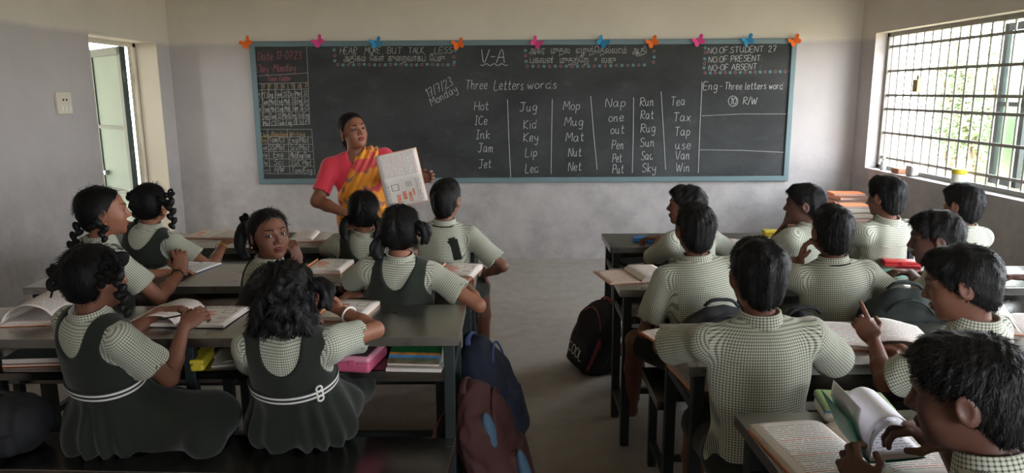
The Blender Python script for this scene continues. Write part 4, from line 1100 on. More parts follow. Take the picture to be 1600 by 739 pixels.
    if hair == 'curly':
        rs = random.Random(5)
        Hs.ell(w(0, -.014, .022), V3(.084, .100, .088)*s, Rh, .01); Hs.ell(w(0, -.055, -.055), V3(.088, .050, .075)*s, Rh, .03)
        for k in range(150):
            a = rs.uniform(0, 6.28); z = rs.uniform(-.115, .085); q = V3(.090*math.cos(a), -.02 + .095*math.sin(a), z); 
            if q[1] > .045: continue
            q[:2] *= math.sqrt(max(.15, 1 - max(0, z)**2/.0085)); d = rs.uniform(-1, 1)
            Hs.ell(w(*q), V3(rs.uniform(.010, .018), rs.uniform(.010, .018), rs.uniform(.016, .028))*s, basis(rs.uniform(0, 180), rs.uniform(-30, 30), rs.uniform(-30, 30)), .008)
        Hs.ell(w(0, .112, -.015), V3(.066, .056, .078)*s, Rh, .006, neg=True)
        for k in range(11):
            a0, a1 = R(50 + k*11), R(61 + k*11); pt = lambda a: w(0, -.014 + .102*math.cos(a), .022 + .090*math.sin(a)); Hs.cap(pt(a0), pt(a1), .004*s, k=.004, neg=True)
        Hs.noise = lambda p: folds(.0032, 130, 3)(p) + folds(.003, 60, 4)(p)
    crown = w(0, -.045, .104)
    if hair == 'boy': hair_obj(Hs, h, root, org, lambda p: (p - crown)/np.maximum(np.sqrt(((p-crown)**2).sum(1)), 1e-6)[:, None], 6000, .018*s, .0010*s, .0026*s, seed)
    elif hair == 'girl':
        def gf(p):
            q = (p - hc) @ Rh; g = np.where(q[:, 0] > 0, 1, -1)[:, None]; t = (V3(.078, -.055, -.045)*s)*np.concatenate([g, g*0+1, g*0+1], 1) - q; return (t @ Rh.T)/np.maximum(np.sqrt((t*t).sum(1)), .03)[:, None]
        hair_obj(Hs, h, root, org, gf, 3800, .045*s, .0010*s, .0022*s, seed)
    elif hair == 'curly': hair_obj(Hs, h, root, org, lambda p: np.stack([np.sin(p[:, 2]*90), np.cos(p[:, 0]*90), -1 + 0*p[:, 0]], 1)*.8, 5200, .030*s, .0010*s, .008*s, seed)
    info = dict(root=root, org=org, w=w, Rh=Rh, hc=hc, N=N, u=u, r=r, f=f, M=M, P0=P0, Sh=Sh, A=A, s=s)
    if cord:
        m = MB(); cc = N + unit(N0 - N)*.016; a_, b_ = Vector(r), Vector(unit(np.cross(unit(N0 - N), r)))
        m.tube([Vector(cc - org) + (a_*math.cos(k*.3142) + b_*math.sin(k*.3142))*.071*s for k in range(20)], .0035, 6, closed=True); m.build('neck_cord', M_ribbon, root, True)
    if hairfn: hairfn(info)
    return info
def ring_on(I, side, t, rad, rr, mat, name):
    E, W = I['A'][side][0], I['A'][side][1]; c = E + (W-E)*t; ax = Vector(unit(W-E)); a = ax.orthogonal().normalized(); b = ax.cross(a)
    m = MB(); m.tube([Vector(c) + (a*math.cos(k*.3142) + b*math.sin(k*.3142))*rad for k in range(20)], rr, 6, closed=True); o = m.build(name, mat, I['root'], True)
    for v in o.data.vertices: v.co -= Vector(I['org'])
def earring(I, g):
    c = I['w'](g*.080, -.002, -.042); m = MB(); m.lathe([(.001, -.005), (.004, -.002), (.004, .002), (.001, .005)], 8, Matrix.Translation(Vector(c - I['org']))); m.build('earring', M_gold, I['root'], True)
# ================================================================ PUPILS
dn, up_, fw, bk_ = V3(0, 0, -1), V3(0, 0, 1), V3(0, 1, 0), V3(0, -1, 0)
HX = lambda x, y, Y: P(x, y, Y=Y)
def rest(x, y, z=.775, g=1, pose='rest'): return ((x, y, z), (g*.9, -.35, -.55), (-g*.35, 1, -.05), (0, 0, -1), pose)
GB, GG = 'boys in green check shirts', 'girls in dark green pinafores'
BOY = lambda *a, **k: person('person', *a, group=GB, **k)
GIRL = lambda *a, **k: person('person', *a, kind='girl', group=GG, **k)
# ---------------------------------------------------------------- right, front row
BOY('boy in profile facing left with his hand on the blue pencil box', HX(1073, 321, 3.80), (68, 0, 0), (.95, 3.76, .53), 28,
    [(P(1032, 372, Z=.795), (-.5, -.6, -.6), (-1, .25, -.05), dn, 'rest'), rest(1.10, 4.12)], seed=1, skin=1)
def patch(I): pass
BOY('boy in front of the orange book stacks, in profile with hand to his face', HX(1257, 319, 3.78), (66, -4, 0), (1.47, 3.76, .53), 35,
    [(P(1226, 354, Y=3.84), (-.6, 1, -1), (.22, -.05, 1), (.8, -.5, .1), 'half'), rest(1.62, 4.14)], seed=21, skin=2)
BOY('taller boy right of the orange book stacks, seen from behind, front row', HX(1385, 307, 3.68), (26, -2, 0), (1.86, 3.76, .53), 18,
    [rest(1.66, 4.12, g=-1), rest(2.02, 4.14)], seed=22, skin=1, wide=1.06)
BOY('boy nearest the barred window, below the yellow-lidded jar, front row', HX(1505, 319, 3.74), (24, 0, 0), (2.31, 3.76, .53), 16,
    [rest(2.14, 4.12, g=-1), rest(2.40, 4.14)], seed=23, skin=1, cord=True)
# ---------------------------------------------------------------- right, second row
BOY('boy seen from behind with a bare leg stretched to the aisle', HX(1087, 358, 2.95), (4, 0, 0), (.80, 2.92, .53), 2,
    [((.615, 3.10, .605), (-.55, -1, -.4), (.1, 1, -.2), dn, 'rest'), rest(.96, 3.25)], seed=2, wide=1.08, legs={-1: ((.540, 3.08, .53), (.545, 3.19, .17))}, skin=1)
BOY('boy seen from behind in the second row, left hand raised to his ear', HX(1301, 361, 2.95), (-4, 0, 0), (1.34, 2.92, .53), -3,
    [(P(1250, 408, Y=3.00), (-.9, .1, -.6), (.22, -.05, 1), (.8, -.5, 0), 'half'), (P(1374, 462, Y=3.08), (1, -.3, -.9), (.25, .45, .8), (-.4, .8, -.2), 'half')], seed=24, cord=True, skin=1, wide=1.05)
BOY('boy leaning forward in profile over the red pencil box', HX(1463, 371, 2.82), (64, -10, -4), (1.78, 2.92, .53), 52,
    [(P(1424, 427, Y=3.22), (-.2, -.6, -1), (-1, .15, .08), dn, 'half'), ((1.92, 3.24, .775), (1, 0, -.6), (-.5, .9, 0), dn, 'rest')], seed=25, skin=2, bow_=.03)
BOY('boy at the right picture edge of whom mostly the hand on the desk shows', (2.84, 2.93, 1.06), (20, -4, 0), (2.80, 2.92, .53), 20,
    [(P(1606, 434, Z=.79), (-.2, -.6, -.8), (-.9, .45, -.05), dn, 'rest'), ((2.92, 3.10, .56), (1, 0, -.6), (-.5, .9, 0), dn, 'rest')], seed=26, skin=2, h=.006)
# ---------------------------------------------------------------- right, third row
BOY('broad backed boy seen squarely from behind, largest check shirt on the right', HX(1185, 430, 2.07), (2, -4, 0), (.725, 2.06, .53), 0,
    [((.60, 2.42, .785), (-1, -.2, -.25), (.8, .7, 0), dn, 'rest'), ((.985, 2.38, .785), (1, -.7, -.9), (-.3, 1, 0), dn, 'rest')], seed=3, wide=1.16, s=1.02, h=.0045, skin=1)
BOY('boy bent over the open book in the third row, face in profile to the left', HX(1503, 441, 2.04), (58, -16, 0), (1.33, 2.06, .53), 42,
    [(P(1366, 533, Y=2.30), (-.55, -.75, -.65), (-.45, .45, .78), (.6, .5, -.6), 'point'), (P(1408, 546, Y=2.30), (.6, -.6, -.7), (-.95, .3, -.05), dn, 'half')], seed=27, skin=1, s=1.03, h=.0042, bow_=.03)
# ---------------------------------------------------------------- right, nearest
BOY('boy in the bottom right corner leafing through a green covered notebook', HX(1513, 614, 1.27), (50, -12, 0), (.93, 1.14, .53), 34,
    [(P(1364, 772, Y=1.38), (-.5, -.8, -.5), (-.35, .75, .55), (.75, -.1, -.5), 'half'), (P(1478, 694, Y=1.43), (.9, -.5, -.6), (-.85, .5, .28), (-.2, .1, -1), 'half')], seed=28, skin=2, s=1.05, h=.0040, wide=1.05)

# ---------------------------------------------------------------- left, front row
def n1hair(I):
    w, o = I['w'], I['org']
    braid(I['root'], o, [w(-.070, -.035, -.02), HX(207, 318, 3.76), HX(211, 333, 3.75), HX(215, 346, 3.76)], .021); bow(I['root'], o, HX(206, 308, 3.75), .036, 1, 5)
    braid(I['root'], o, [w(.066, -.040, .01), HX(264, 316, 3.76), HX(268, 336, 3.74), HX(271, 353, 3.73)], .027); bow(I['root'], o, HX(265, 304, 3.74), .026, 2, 4, tails=False)
    ring_on(I, 1, .80, .031, .003, M_gold, 'bracelet')
GIRL('girl with two braids by the green door, arm stretched to the front desk', HX(236, 317, 3.82), (-8, -2, 0), (-1.96, 3.83, .53), -10,
    [rest(-2.08, 4.14, g=-1), (P(350, 380, Z=.79), (.5, -.8, -.9), (.8, .6, .2), dn, 'rest')], seed=31, hair='girl', skin=0, hairfn=n1hair)
def n2hair(I):
    w, o = I['w'], I['org']
    tail(I['root'], o, [w(-.068, -.045, -.03), w(-.092, -.060, -.065), w(-.098, -.055, -.115), w(-.080, -.060, -.145)], .022, .020, 1, 'pigtail'); tail(I['root'], o, [w(.068, -.040, -.04), w(.082, -.055, -.085), w(.066, -.060, -.135)], .022, .018, 2, 'pigtail')
    bow(I['root'], o, w(-.082, -.062, -.05), .028, 3, 4); earring(I, -1)
GIRL('girl in front of the sari, seen from behind, low curled pigtails', HX(568, 329, 3.78), (6, -6, 0), (-.80, 3.83, .53), 4,
    [rest(-.98, 4.14, g=-1), rest(-.64, 4.14)], seed=32, hair='girl', skin=0, hairfn=n2hair)
def n3tie(I):
    m = MB(); c = I['N'] + I['r']*.066 - I['u']*.095 - I['f']*.092; M = Matrix.Translation(Vector(c - I['org'])) @ Matrix(I['M'].tolist()).to_4x4() @ Matrix.Rotation(R(-14), 4, 'Y')
    m.rbox(-.034, .034, -.006, .010, -.058, .052, .005, M); m.rbox(-.022, .022, -.002, .040, .045, .062, .005, M); m.build('tie_end', M_pina, I['root'], True)
BOY('boy in the left front row seen from behind, dark green tie end over his shoulder', HX(696, 312, 3.82), (-14, 0, 0), (-.36, 3.83, .53), -8,
    [rest(-.54, 4.14, g=-1), (P(757, 428, Y=3.92), (1, -.5, -.5), (.1, .8, -.5), (-1, 0, 0), 'rest')], seed=33, hair='boy', skin=1, hairfn=n3tie, cord=True,
    legs={1: ((-.17, 4.02, .53), (-.16, 4.0, .12))}, wide=1.05)
# ---------------------------------------------------------------- left, second row
def m1hair(I):
    w, o = I['w'], I['org']
    braid(I['root'], o, [w(-.060, -.075, -.01), HX(128, 338, 3.00), HX(121, 360, 2.98), HX(112, 384, 2.98)], .024); braid(I['root'], o, [w(.070, -.045, -.04), HX(160, 352, 2.94), HX(161, 374, 2.93)], .022)
    earring(I, 1); ring_on(I, 1, .84, .029, .003, M_tube, 'bangle')
GIRL('girl by the left wall in profile facing right, small earring, grey bangle', HX(161, 330, 3.02), (-58, 0, 0), (-1.72, 3.05, .53), -38,
    [((-1.62, 3.38, .775), (-.9, -.3, -.5), (.7, .8, 0), dn, 'rest'), (P(284, 424, Y=3.22), (.2, -.9, -.9), (-.15, .25, 1), (-.5, .8, 0), 'half')], seed=34, hair='girl', skin=0, hairfn=m1hair, lids=True, h=.0042)
def m2hair(I):
    w = I['w']; tail(I['root'], I['org'], [w(.045, -.078, .035), P(388, 348, Y=3.09), P(378, 366, Y=3.09), P(376, 388, Y=3.07), P(384, 404, Y=3.06)], .026, .024, 1)
    bow(I['root'], I['org'], P(384, 345, Y=3.07), .032, 3, 4); earring(I, 1); earring(I, -1)
GIRL('girl turned round to look at the camera, hair in a ponytail', HX(421, 366, 3.02), (-140, 3, 3), (-1.07, 3.05, .53), -62,
    [(P(466, 412, Y=3.10), (.7, .2, -.9), (-.15, -.1, 1), (-.6, .2, .5), 'half'), (P(545, 462, Y=3.00), (.2, -.6, -1), (1, .1, 0), dn, 'rest')],
    seed=4, hair='girl', skin=1, lids=True, h=.0034, gaze=(-18, 0), hairfn=m2hair)
def m3hair(I):
    w, o = I['w'], I['org']
    tail(I['root'], o, [w(-.068, -.045, -.03), w(-.090, -.060, -.055), w(-.094, -.066, -.090), w(-.080, -.06, -.115)], .022, .020, 4, 'pigtail'); tail(I['root'], o, [w(.070, -.040, .012), w(.100, -.050, .022), w(.118, -.052, -.012), w(.108, -.052, -.050)], .020, .020, 5, 'pigtail')
    bow(I['root'], o, w(.088, -.056, .014), .030, 6, 4, tails=False)
GIRL('girl in the middle of the left side seen from behind, parted hair in short pigtails', HX(626, 358, 3.02), (-4, -4, 0), (-.49, 3.05, .53), -2,
    [rest(-.66, 3.36, g=-1), (P(722, 440, Z=.785), (.9, -.5, -.6), (.2, 1, 0), dn, 'rest')], seed=35, hair='girl', skin=0, hairfn=m3hair, wide=1.06)
# ---------------------------------------------------------------- left, nearest row
def l1hair(I):
    w, o = I['w'], I['org']
    bow(I['root'], o, HX(90, 432, 2.22), .042, 1, 6); bow(I['root'], o, HX(178, 412, 2.20), .040, 2, 7, tails=False)
    braid(I['root'], o, [HX(100, 440, 2.24), HX(108, 452, 2.24), HX(112, 468, 2.25)], .017)
    braid(I['root'], o, [w(.076, -.020, .0), HX(182, 428, 2.19), HX(189, 462, 2.17), HX(196, 490, 2.16)], .022)
GIRL('girl with looped ribbon braids writing in her book, nearest the left wall', HX(148, 432, 2.28), (-36, -6, 0), (-1.33, 2.355, .53), -30,
    [(P(252, 486, Z=.79), (-.3, -.2, -1), (.95, .3, .05), dn, 'half'), (P(287, 510, Y=2.50), (.2, -.6, -1), (.55, .5, .42), (-.3, .6, -.6), 'pinch')], seed=36, hair='girl', skin=1, hairfn=l1hair, h=.0042,
    skirt=[(V3(-1.28, 2.34, .50), V3(-1.02, 2.35, .52), .11, .085), (V3(-1.38, 2.32, .50), V3(-1.18, 2.38, .51), .12, .09), (V3(-1.05, 2.34, .50), V3(-1.01, 2.26, .49), .075, .06)])
def l2hair(I):
    w, o = I['w'], I['org']
    tail(I['root'], o, [w(.070, -.03, .02), w(.105, -.02, .04), w(.135, -.025, .015), w(.130, -.03, -.035)], .026, .026, 8, 'side_tuft'); ring_on(I, 1, .72, .030, .004, M_white, 'bracelet')
    c = I['P0'] + I['u']*.163 + I['r']*.104 - I['f']*.094
    m = MB(); M = Matrix.Translation(Vector(c - I['org'])) @ Matrix(I['M'].tolist()).to_4x4() @ Matrix.Rotation(R(38), 4, 'Z')
    for zz in (-.019, 0, .019): m.tube([M @ Vector((.010*math.cos(a*.628), 0, zz + .0105*math.sin(a*.628))) for a in range(10)], .0036, 6, closed=True)
    m.build('belt_buckle', M_white, I['root'], True)
GIRL('girl with big curly hair seen from behind, white striped belt, nearest the aisle', HX(448, 459, 2.28), (-2, -10, 2), (-.715, 2.355, .53), 0,
    [((-.80, 2.60, .775), (-.75, -.1, -1), (.5, .8, 0), dn, 'rest'), (P(530, 484, Y=2.60), (1, -.25, -.2), (-.75, -.1, .6), (-.3, -.8, 0), 'half')], seed=37, hair='curly', skin=0, hairfn=l2hair, h=.0042, wide=.98)
# ================================================================ TEACHER
def saree_fn(nt, b, co):
    n = nt('TexNoise', i_Vector=co, i_Scale=9.0, i_Detail=3.0); n2 = nt('TexNoise', i_Vector=co, i_Scale=13.0, i_Detail=2.0, i_Distortion=.6)
    c = nt.mix(n.outputs[0], lin(218, 128, 34), lin(238, 168, 56))
    c = nt.mix(nt.ramp(n2.outputs[0], (.57, 0.0), (.62, .85)), c, lin(126, 96, 96))
    v = nt('TexNoise', i_Vector=nt('Mapping', i_Vector=co, i_Location=(3.1, 1.7, .4)).outputs[0], i_Scale=7.5, i_Detail=1.0); c = nt.mix(nt.ramp(v.outputs[0], (.58, 0.0), (.61, .9)), c, lin(206, 62, 84))
    sep = nt('SeparateXYZ', i_0=co); ed = nt.math('ADD', sep.outputs[0], nt.math('MULTIPLY', n.outputs[0], .03))
    c = nt.mix(nt.ramp(ed, (.150, 0.0), (.165, .85)), c, lin(214, 54, 84)); nt.l.new(c, b.inputs['Base Color'])
M_saree = material('yellow_sari_cloth', fn=saree_fn, rough=.6, spec=.25, sheen=.2)
M_blouse = material('pink_blouse', lin(226, 64, 84), .6, spec=.25, var=.08, bump=(30, .25, .004), sheen=.2)
def teacher():
    s = 1.09; hc = np.array(HX(552, 204, 4.85), float); Rh = basis(-142, 7, 8); P0 = V3(hc[0] + .055, 4.93, .80); org = V3(P0[0], P0[1], 0)
    root = empty('person', org, 'woman teacher in yellow and pink sari holding up an open textbook before the blackboard', 'person')
    N0 = hc + Rh @ (V3(0, -.018, -.085)*s); N = V3(hc[0] + .005, hc[1] + .035, hc[2] - .155)
    u = unit(N - P0); r0 = basis(-164, 0, 0)[:, 0]; f = unit(np.cross(u, r0)); r = np.cross(f, u); M = np.stack([r, f, u], 1); L = float(np.sqrt((N-P0) @ (N-P0)))
    Sh = {g: N + r*g*.176 - u*.052 for g in (-1, 1)}
    W = {1: np.array(P(541, 334, Y=4.66), float), -1: np.array(P(652, 280, Y=4.60), float)}
    E = {1: ik(Sh[1], W[1], .25, .225, V3(-1, .1, -.1)), -1: ik(Sh[-1], W[-1], .25, .225, V3(.3, .4, -1))}
    B = Solid(); torso(B, P0, L, M, -.006, 0, 1.36)
    for g in (-1, 1):
        B.cap(N - u*.02, Sh[g], .040, .044, k=.04); B.cap(Sh[g], E[g], .050, .041, k=.03); q = E[g] + (W[g]-E[g])*.35; B.cap(E[g], q, .041, .038, k=.02); B.cap(q, W[g], .038, .024, k=.02)
        H = P0 + r*g*.08; B.cap(H, (H[0], H[1], .42), .085, .055, k=.04); B.cap((H[0], H[1], .42), (H[0], H[1], .09), .052, .034, k=.02); B.ell(V3(H[0], H[1], .035) + f*.06, V3(.04, .11, .033), M, .03)
    hand(B, W[1], (.5, -.2, -.85), (.5, .8, .2), 1, 'rest', 1.02); hand(B, W[-1], (.93, -.1, .18), (0, -1, .1), -1, 'half', 1.05)
    head_solid(B, hc, Rh, s, N - u*.02, neck=.044, jaw=1.12)
    B.ell(hc + Rh @ (V3(0, .030, -.085)*s), V3(.040, .035, .022)*s, Rh, .02)
    bo = solid_obj('body', B, .0036, SKIN[0], root, org); bo.location = org; tint_head(bo, hc, Rh, s, lip=(.86, .48, .46)); bo.location = (0, 0, 0); eyes(root, org, hc, Rh, s, (0, -12))
    T = Solid(); torso(T, P0, L, M, .010, 0, 1.40)
    for g in (-1, 1):
        T.cap(N - u*.03, Sh[g], .046, .054, k=.04); end = Sh[g] + (E[g]-Sh[g])*.74; T.tubecut(Sh[g], end, .060, .058, k=.03); ax = unit(E[g]-Sh[g]); T.cap(end - ax*.012, end + ax*.03, .051, .052, k=.004, neg=True)
    T.ell(N + u*.01 + f*.07, V3(.062, .08, .085), M, .02, neg=True); T.half(P0 + u*L*.36, -u); T.noise = folds(.0035, 28, 3); solid_obj('blouse', T, .0055, M_blouse, root, org)
    D = Solid(); torso(D, P0, L, M, .024, 0, 1.40)
    for g in (-1,): D.cap(N - u*.02, Sh[g], .056, .062, k=.04)
    a = N + r*.012; nn = unit(r*.72*L + u*.20); D.half(a, nn); D.box(N - r*.245, V3(.10, .3, .145), M, .01, .012, neg=True); D.ell(N + u*.04, V3(.068, .085, .075), M, .01, neg=True)
    D.ell(P0 - u*.05, V3(.19, .155, .16), M, .06); D.cap((P0[0], P0[1], .70), (P0[0], P0[1], .10), .150, .175, k=.08); D.half((0, 0, .02), (0, 0, -1))
    def pl(p):
        q = p - a; t = q @ nn; z = p[:, 2]; up = np.clip((z - .80)/.15, 0, 1); ang = np.arctan2((p-P0) @ r, (p-P0) @ f)
        return .0065*np.sin(t*150 + 1.5*np.sin(q @ u*9))*up*np.exp(-((t+.07)/.10)**2) + (1-up)*.008*np.sin(ang*16 + np.sin(ang*3))
    D.noise = pl; solid_obj('sari', D, .0055, M_saree, root, org)
    w = lambda *q: hc + Rh @ (V3(*q)*s)
    Hs = Solid(); Hs.ell(w(0, -.014, .024), V3(.0765, .0950, .0825)*s, Rh, .01); Hs.ell(w(0, -.062, -.030), V3(.055, .045, .060)*s, Rh, .03); Hs.cap(w(0, -.075, -.05), w(.01, -.07, -.13), .034*s, .026*s, k=.03)
    Hs.half(w(0, .020, .026), Rh @ V3(0, .80, -.60)); Hs.ell(w(0, .106, -.020), V3(.066, .056, .080)*s, Rh, .006, neg=True)
    for g in (-1, 1): Hs.ell(w(g*.080, .000, -.016), V3(.014, .020, .030)*s, Rh, .006, neg=True)
    Hs.noise = folds(.002, 80, 2); bun = w(0, -.09, -.06); hair_obj(Hs, .0045, root, org, lambda p: (bun - p)/np.maximum(np.sqrt(((p-bun)**2).sum(1)), .03)[:, None], 3800, .05, .0010, .0022, 5)
    I = dict(root=root, org=org, w=w); earring(I, 1); earring(I, -1)
    m = MB(); m.lathe([(.0005, 0), (.0042, .0012), (.0005, .0026)], 10, Matrix.Translation(Vector(w(0, .0815, .034) - org)) @ Matrix(Rh.tolist()).to_4x4() @ Matrix.Rotation(R(-90), 4, 'X')); m.build('bindi', material('red_bindi', lin(150, 30, 30), .5), root)
    bk = open_book('open textbook held up by the teacher, orange figures on its lower page', P(628, 279, Y=4.545), 0, .165, .25, .006, .010, 'figure', 'text', M_orange2)
    zax = Vector((.10, -1, .12)).normalized(); yax = Vector((-1, 0, -.22)); yax = (yax - zax*yax.dot(zax)).normalized(); xax = yax.cross(zax)
    bk.rotation_euler = Matrix((xax, yax, zax)).transposed().to_euler()
teacher()
# ================================================================ BOOKS ON THE DESKS
T_ = DZ + .001
def D(x, y, z=None): return P(x, y, Z=T_ if z is None else z)
def box_case(name, label, loc, rz, w, d, h, body, lid, cat='pencil box', extra=None):
    t = empty(name, loc, label, cat, None, R(rz))
    m = MB(); m.rbox(-w/2, w/2, -d/2, d/2, 0, h*.62, min(.012, h*.25), seg=3); m.build('case_body', body, t)
    m = MB(); m.rbox(-w/2-.001, w/2+.001, -d/2-.001, d/2+.001, h*.60, h, min(.012, h*.18), seg=3); m.build('lid', lid, t)
    m = MB(); m.rbox(-.012, .012, -d/2-.004, -d/2+.002, h*.45, h*.8, .0015); m.build('clasp', body, t)
    if extra: extra(t)
    return t
def pencil(label, a, b2, mat, r=.0035, name='pencil'):
    a, b2 = Vector(a), Vector(b2); t = empty(name, a, label, 'pencil'); d = b2 - a
    m = MB(); m.tube([(0, 0, 0), d*.86], r, 6); m.build('shaft', mat, t)
    m = MB(); m.tube([d*.86, d], [r, .0006], 6); m.build('tip', M_cream, t)
    return t
M_blue = material('bright_blue_plastic', lin(52, 116, 168), .4); M_yellow = material('yellow_plastic', lin(206, 186, 50), .45); M_red = material('red_plastic', lin(196, 40, 44), .4)
M_pinkp = material('pink_plastic', lin(206, 96, 128), .45); M_pinkl = material('pale_pink_plastic', lin(226, 150, 172), .45); M_clearish = material('smoky_lid', lin(110, 84, 92), .2, spec=.6)
# left column, nearest desk
open_book('open notebook at the left picture edge, one page arching up', D(28, 496), 6, .185, .24, .006, .012, 'blank', 'text', M_orange2, raised=[([(0, .006), (.03, .05), (.09, .075), (.15, .062), (.185, .03)], 'text')])
open_book('open textbook with orange figures before the girl writing', D(298, 497), -4, .185, .235, .009, .012, 'text', 'figure', M_dkcover, raised=[([(0, .008), (-.03, .034), (-.09, .040), (-.15, .022), (-.185, .012)], 'text', 1)])
pencil('black pencil in the hand of the girl writing', P(250, 499, Z=.782), P(312, 487, Z=.84), M_black)
closed_book('textbook open at an orange figure page beside the curly haired girl', D(545, 487), -8, .185, .25, .016, M_orange2, page='figure')
# left column, second desk
closed_book('thick textbook with figure page right of the girl looking back', D(514, 419), -4, .19, .24, .022, M_orange2, page='figure')
closed_book('textbook at the aisle end of the second desk on the left', D(716, 427), -10, .19, .25, .022, M_orange2, page='figure')
open_book('open notebook under the hand of the girl with the bangle', D(294, 418), -14, .12, .20, .003, .006, 'hand', 'hand', M_bcover, name='open_notebook')
# left column, front desk
open_book('open textbook on the front desk below the braceleted hand', D(340, 367), -6, .16, .24, .006, .010, 'figure', 'text', M_orange)
open_book('open textbook with orange cover left of the girl in front of the sari', D(495, 371), 4, .13, .26, .022, .010, 'text', 'text', M_orange)
# right column, front desk
box_case('pencil_box', 'bright blue flat pencil box under the hand of the boy in profile', D(1012, 377), -6, .17, .075, .026, M_blue, M_blue)
open_book('open textbook lying at the middle of the front desk on the right', D(1168, 382), 8, .19, .25, .008, .010, 'pink', 'text', M_orange)
box_case('pencil_box', 'yellow box at the back of the front desk on the right', D(1208, 370), -4, .12, .08, .04, M_yellow, M_yellow)
closed_book('dark folder lying on the shelf of the front right desk', P(1000, 409, Z=.62), 14, .22, .16, .012, M_dkcover, name='folder')
# right column, second desk
open_book('open textbook with orange cover hanging over the aisle end of the desk', D(988, 432), 12, .15, .24, .004, .024, 'pink', 'text', M_orange2)
open_book('open notebook in front of the boy with raised hand', D(1258, 424), 8, .15, .20, .004, .008, 'hand', 'hand', M_gcover, name='open_notebook')
closed_book('green notebook on the second desk beside the red pencil box', D(1378, 431), 10, .23, .18, .010, M_gcover, name='notebook')
box_case('pencil_box', 'red pencil box before the boy leaning forward', D(1408, 415), -12, .17, .07, .028, M_red, M_red)
open_book('white open notebook at the far right end of the second desk', D(1552, 425), -16, .13, .2, .004, .006, 'hand', 'hand', M_dkcover, name='open_notebook')
# right column, third desk
closed_book('orange book half under the elbow of the broad backed boy', D(1054, 526), 18, .20, .15, .010, M_orange, page='text')
open_book('open textbook read by the boy bent over in the third row', D(1352, 529), -12, .20, .26, .014, .010, 'text', 'text', M_orange, raised=[([(0, .012), (.02, .03), (.09, .036), (.16, .022), (.2, .012)], 'text')])
open_book('thick open book at the right end of the third desk, pages fanned', D(1585, 508), -24, .18, .25, .020, .014, 'text', 'text', M_orange2, raised=[([(0, .014), (-.04, .055), (-.11, .060), (-.18, .036)], 'text', 1)])
# right column, nearest desk
open_book('large open textbook on the nearest desk, lower right of the picture', D(1336, 708), 6, .20, .28, .020, .016, 'text', 'text', M_orange)
def lunch_print(t):
    m = MB()
    for (x, y, r) in ((-.04, .01, .016), (.02, -.012, .014), (.05, .016, .012)): m.lathe([(r, 0), (r, .0012)], 14, Matrix.Translation((x, y, .0502)))
    m.build('lid_flowers', M_red, t)
    m = MB(); m.rbox(-.088, .088, -.058, .058, .030, .036, .002); m.build('rim', M_blue, t)
box_case('lunch_box', 'cream and green lunch box with blue rim beside the flipped notebook', D(1332, 650), -8, .175, .115, .05, M_white, material('light_green_plastic', lin(150, 176, 120), .4), 'lunch box', lunch_print)
sf, sn = P(1314, 668, Y=1.63), P(1360, 722, Y=1.46); mid = (sf + sn)/2; yv = (sf - sn).normalized()
nb = empty('open_notebook', mid, 'green covered notebook being leafed through, white pages fanning', 'book')
xv = Vector((1, 0, .12)); xv = (xv - yv*xv.dot(yv)).normalized(); zv = xv.cross(yv); nb.rotation_euler = Matrix((xv, yv, zv)).transposed().to_euler(); hN = (sf - sn).length
sheet('cover', [(.115, .0), (.06, -.003), (.004, -.002), (-.006, .004), (-.022, .05), (-.040, .100)], hN, [M_gcover], nb, .0016)
o = page_block('page_block', 1, .112, hN*.98, .012, PG['hand'], nb); o.location.z = .001
for pf, kd in (([(.002, .010), (.012, .05), (.042, .078), (.082, .068), (.108, .040)], 'hand'), ([(.002, .009), (.0, .045), (.018, .085), (.050, .098), (.078, .086)], 'blank'), ([(.001, .008), (-.012, .05), (-.018, .09), (-.012, .122)], 'blank')):
    sheet('raised_page', pf, hN*.97, [PG[kd]], nb)
closed_book('orange textbook under the green notebook at the bottom edge', P(1420, 728, Z=T_), 20, .19, .24, .012, M_orange, page='text')
# ================================================================ ON THE SHELVES
S_ = DZ - .135 + .001
def Sx(x, y, Y): v = P(x, y, Y=Y); return Vector((v.x, Y, S_))
def case_print(t):
    m = MB(); m.rbox(-.055, .055, -.09, .09, .0605, .063, .001); m.build('lid_window', M_clearish, t)
box_case('pencil_case', 'pink pencil case on the shelf under the rear left desk', Sx(566, 560, 2.60), -10, .13, .2, .062, M_pinkp, M_pinkl, 'pencil case', case_print)
def band_fn(nt, b, co):
    y = nt('SeparateXYZ', i_0=co).outputs[1]; n = nt('TexNoise', i_Vector=co, i_Scale=30.0, i_Detail=4.0)
    yy = nt.math('ADD', nt.math('DIVIDE', y, .22), .5); c = nt.ramp(yy, (0.0, lin(120, 104, 84)), (.12, lin(96, 104, 84)), (.13, lin(80, 130, 180)), (.20, lin(110, 160, 200)), (.21, lin(206, 130, 50)), (.25, lin(206, 130, 50)), (.26, lin(26, 84, 44)), (.58, lin(30, 96, 50)), (.59, lin(214, 206, 196)))
    c = nt.mix(nt.math('MULTIPLY', nt.ramp(n.outputs[0], (.45, 0.0), (.65, .5)), nt.math('LESS_THAN', yy, .57)), c, lin(30, 50, 34))
    x = nt('SeparateXYZ', i_0=co).outputs[0]; tt = nt.math('MULTIPLY', nt.math('MULTIPLY', nt.math('GREATER_THAN', yy, .63), nt.math('LESS_THAN', yy, .72)), nt.math('GREATER_THAN', n.outputs[0], .48))
    c = nt.mix(nt.math('MULTIPLY', tt, nt.math('GREATER_THAN', x, -.05)), c, lin(170, 50, 50)); nt.l.new(c, b.inputs['Base Color'])
v = Sx(655, 560, 2.62); closed_book('white notebook under the landscape covered book on the left shelf', (v.x, v.y, S_), -4, .20, .22, .012, M_white, name='notebook')
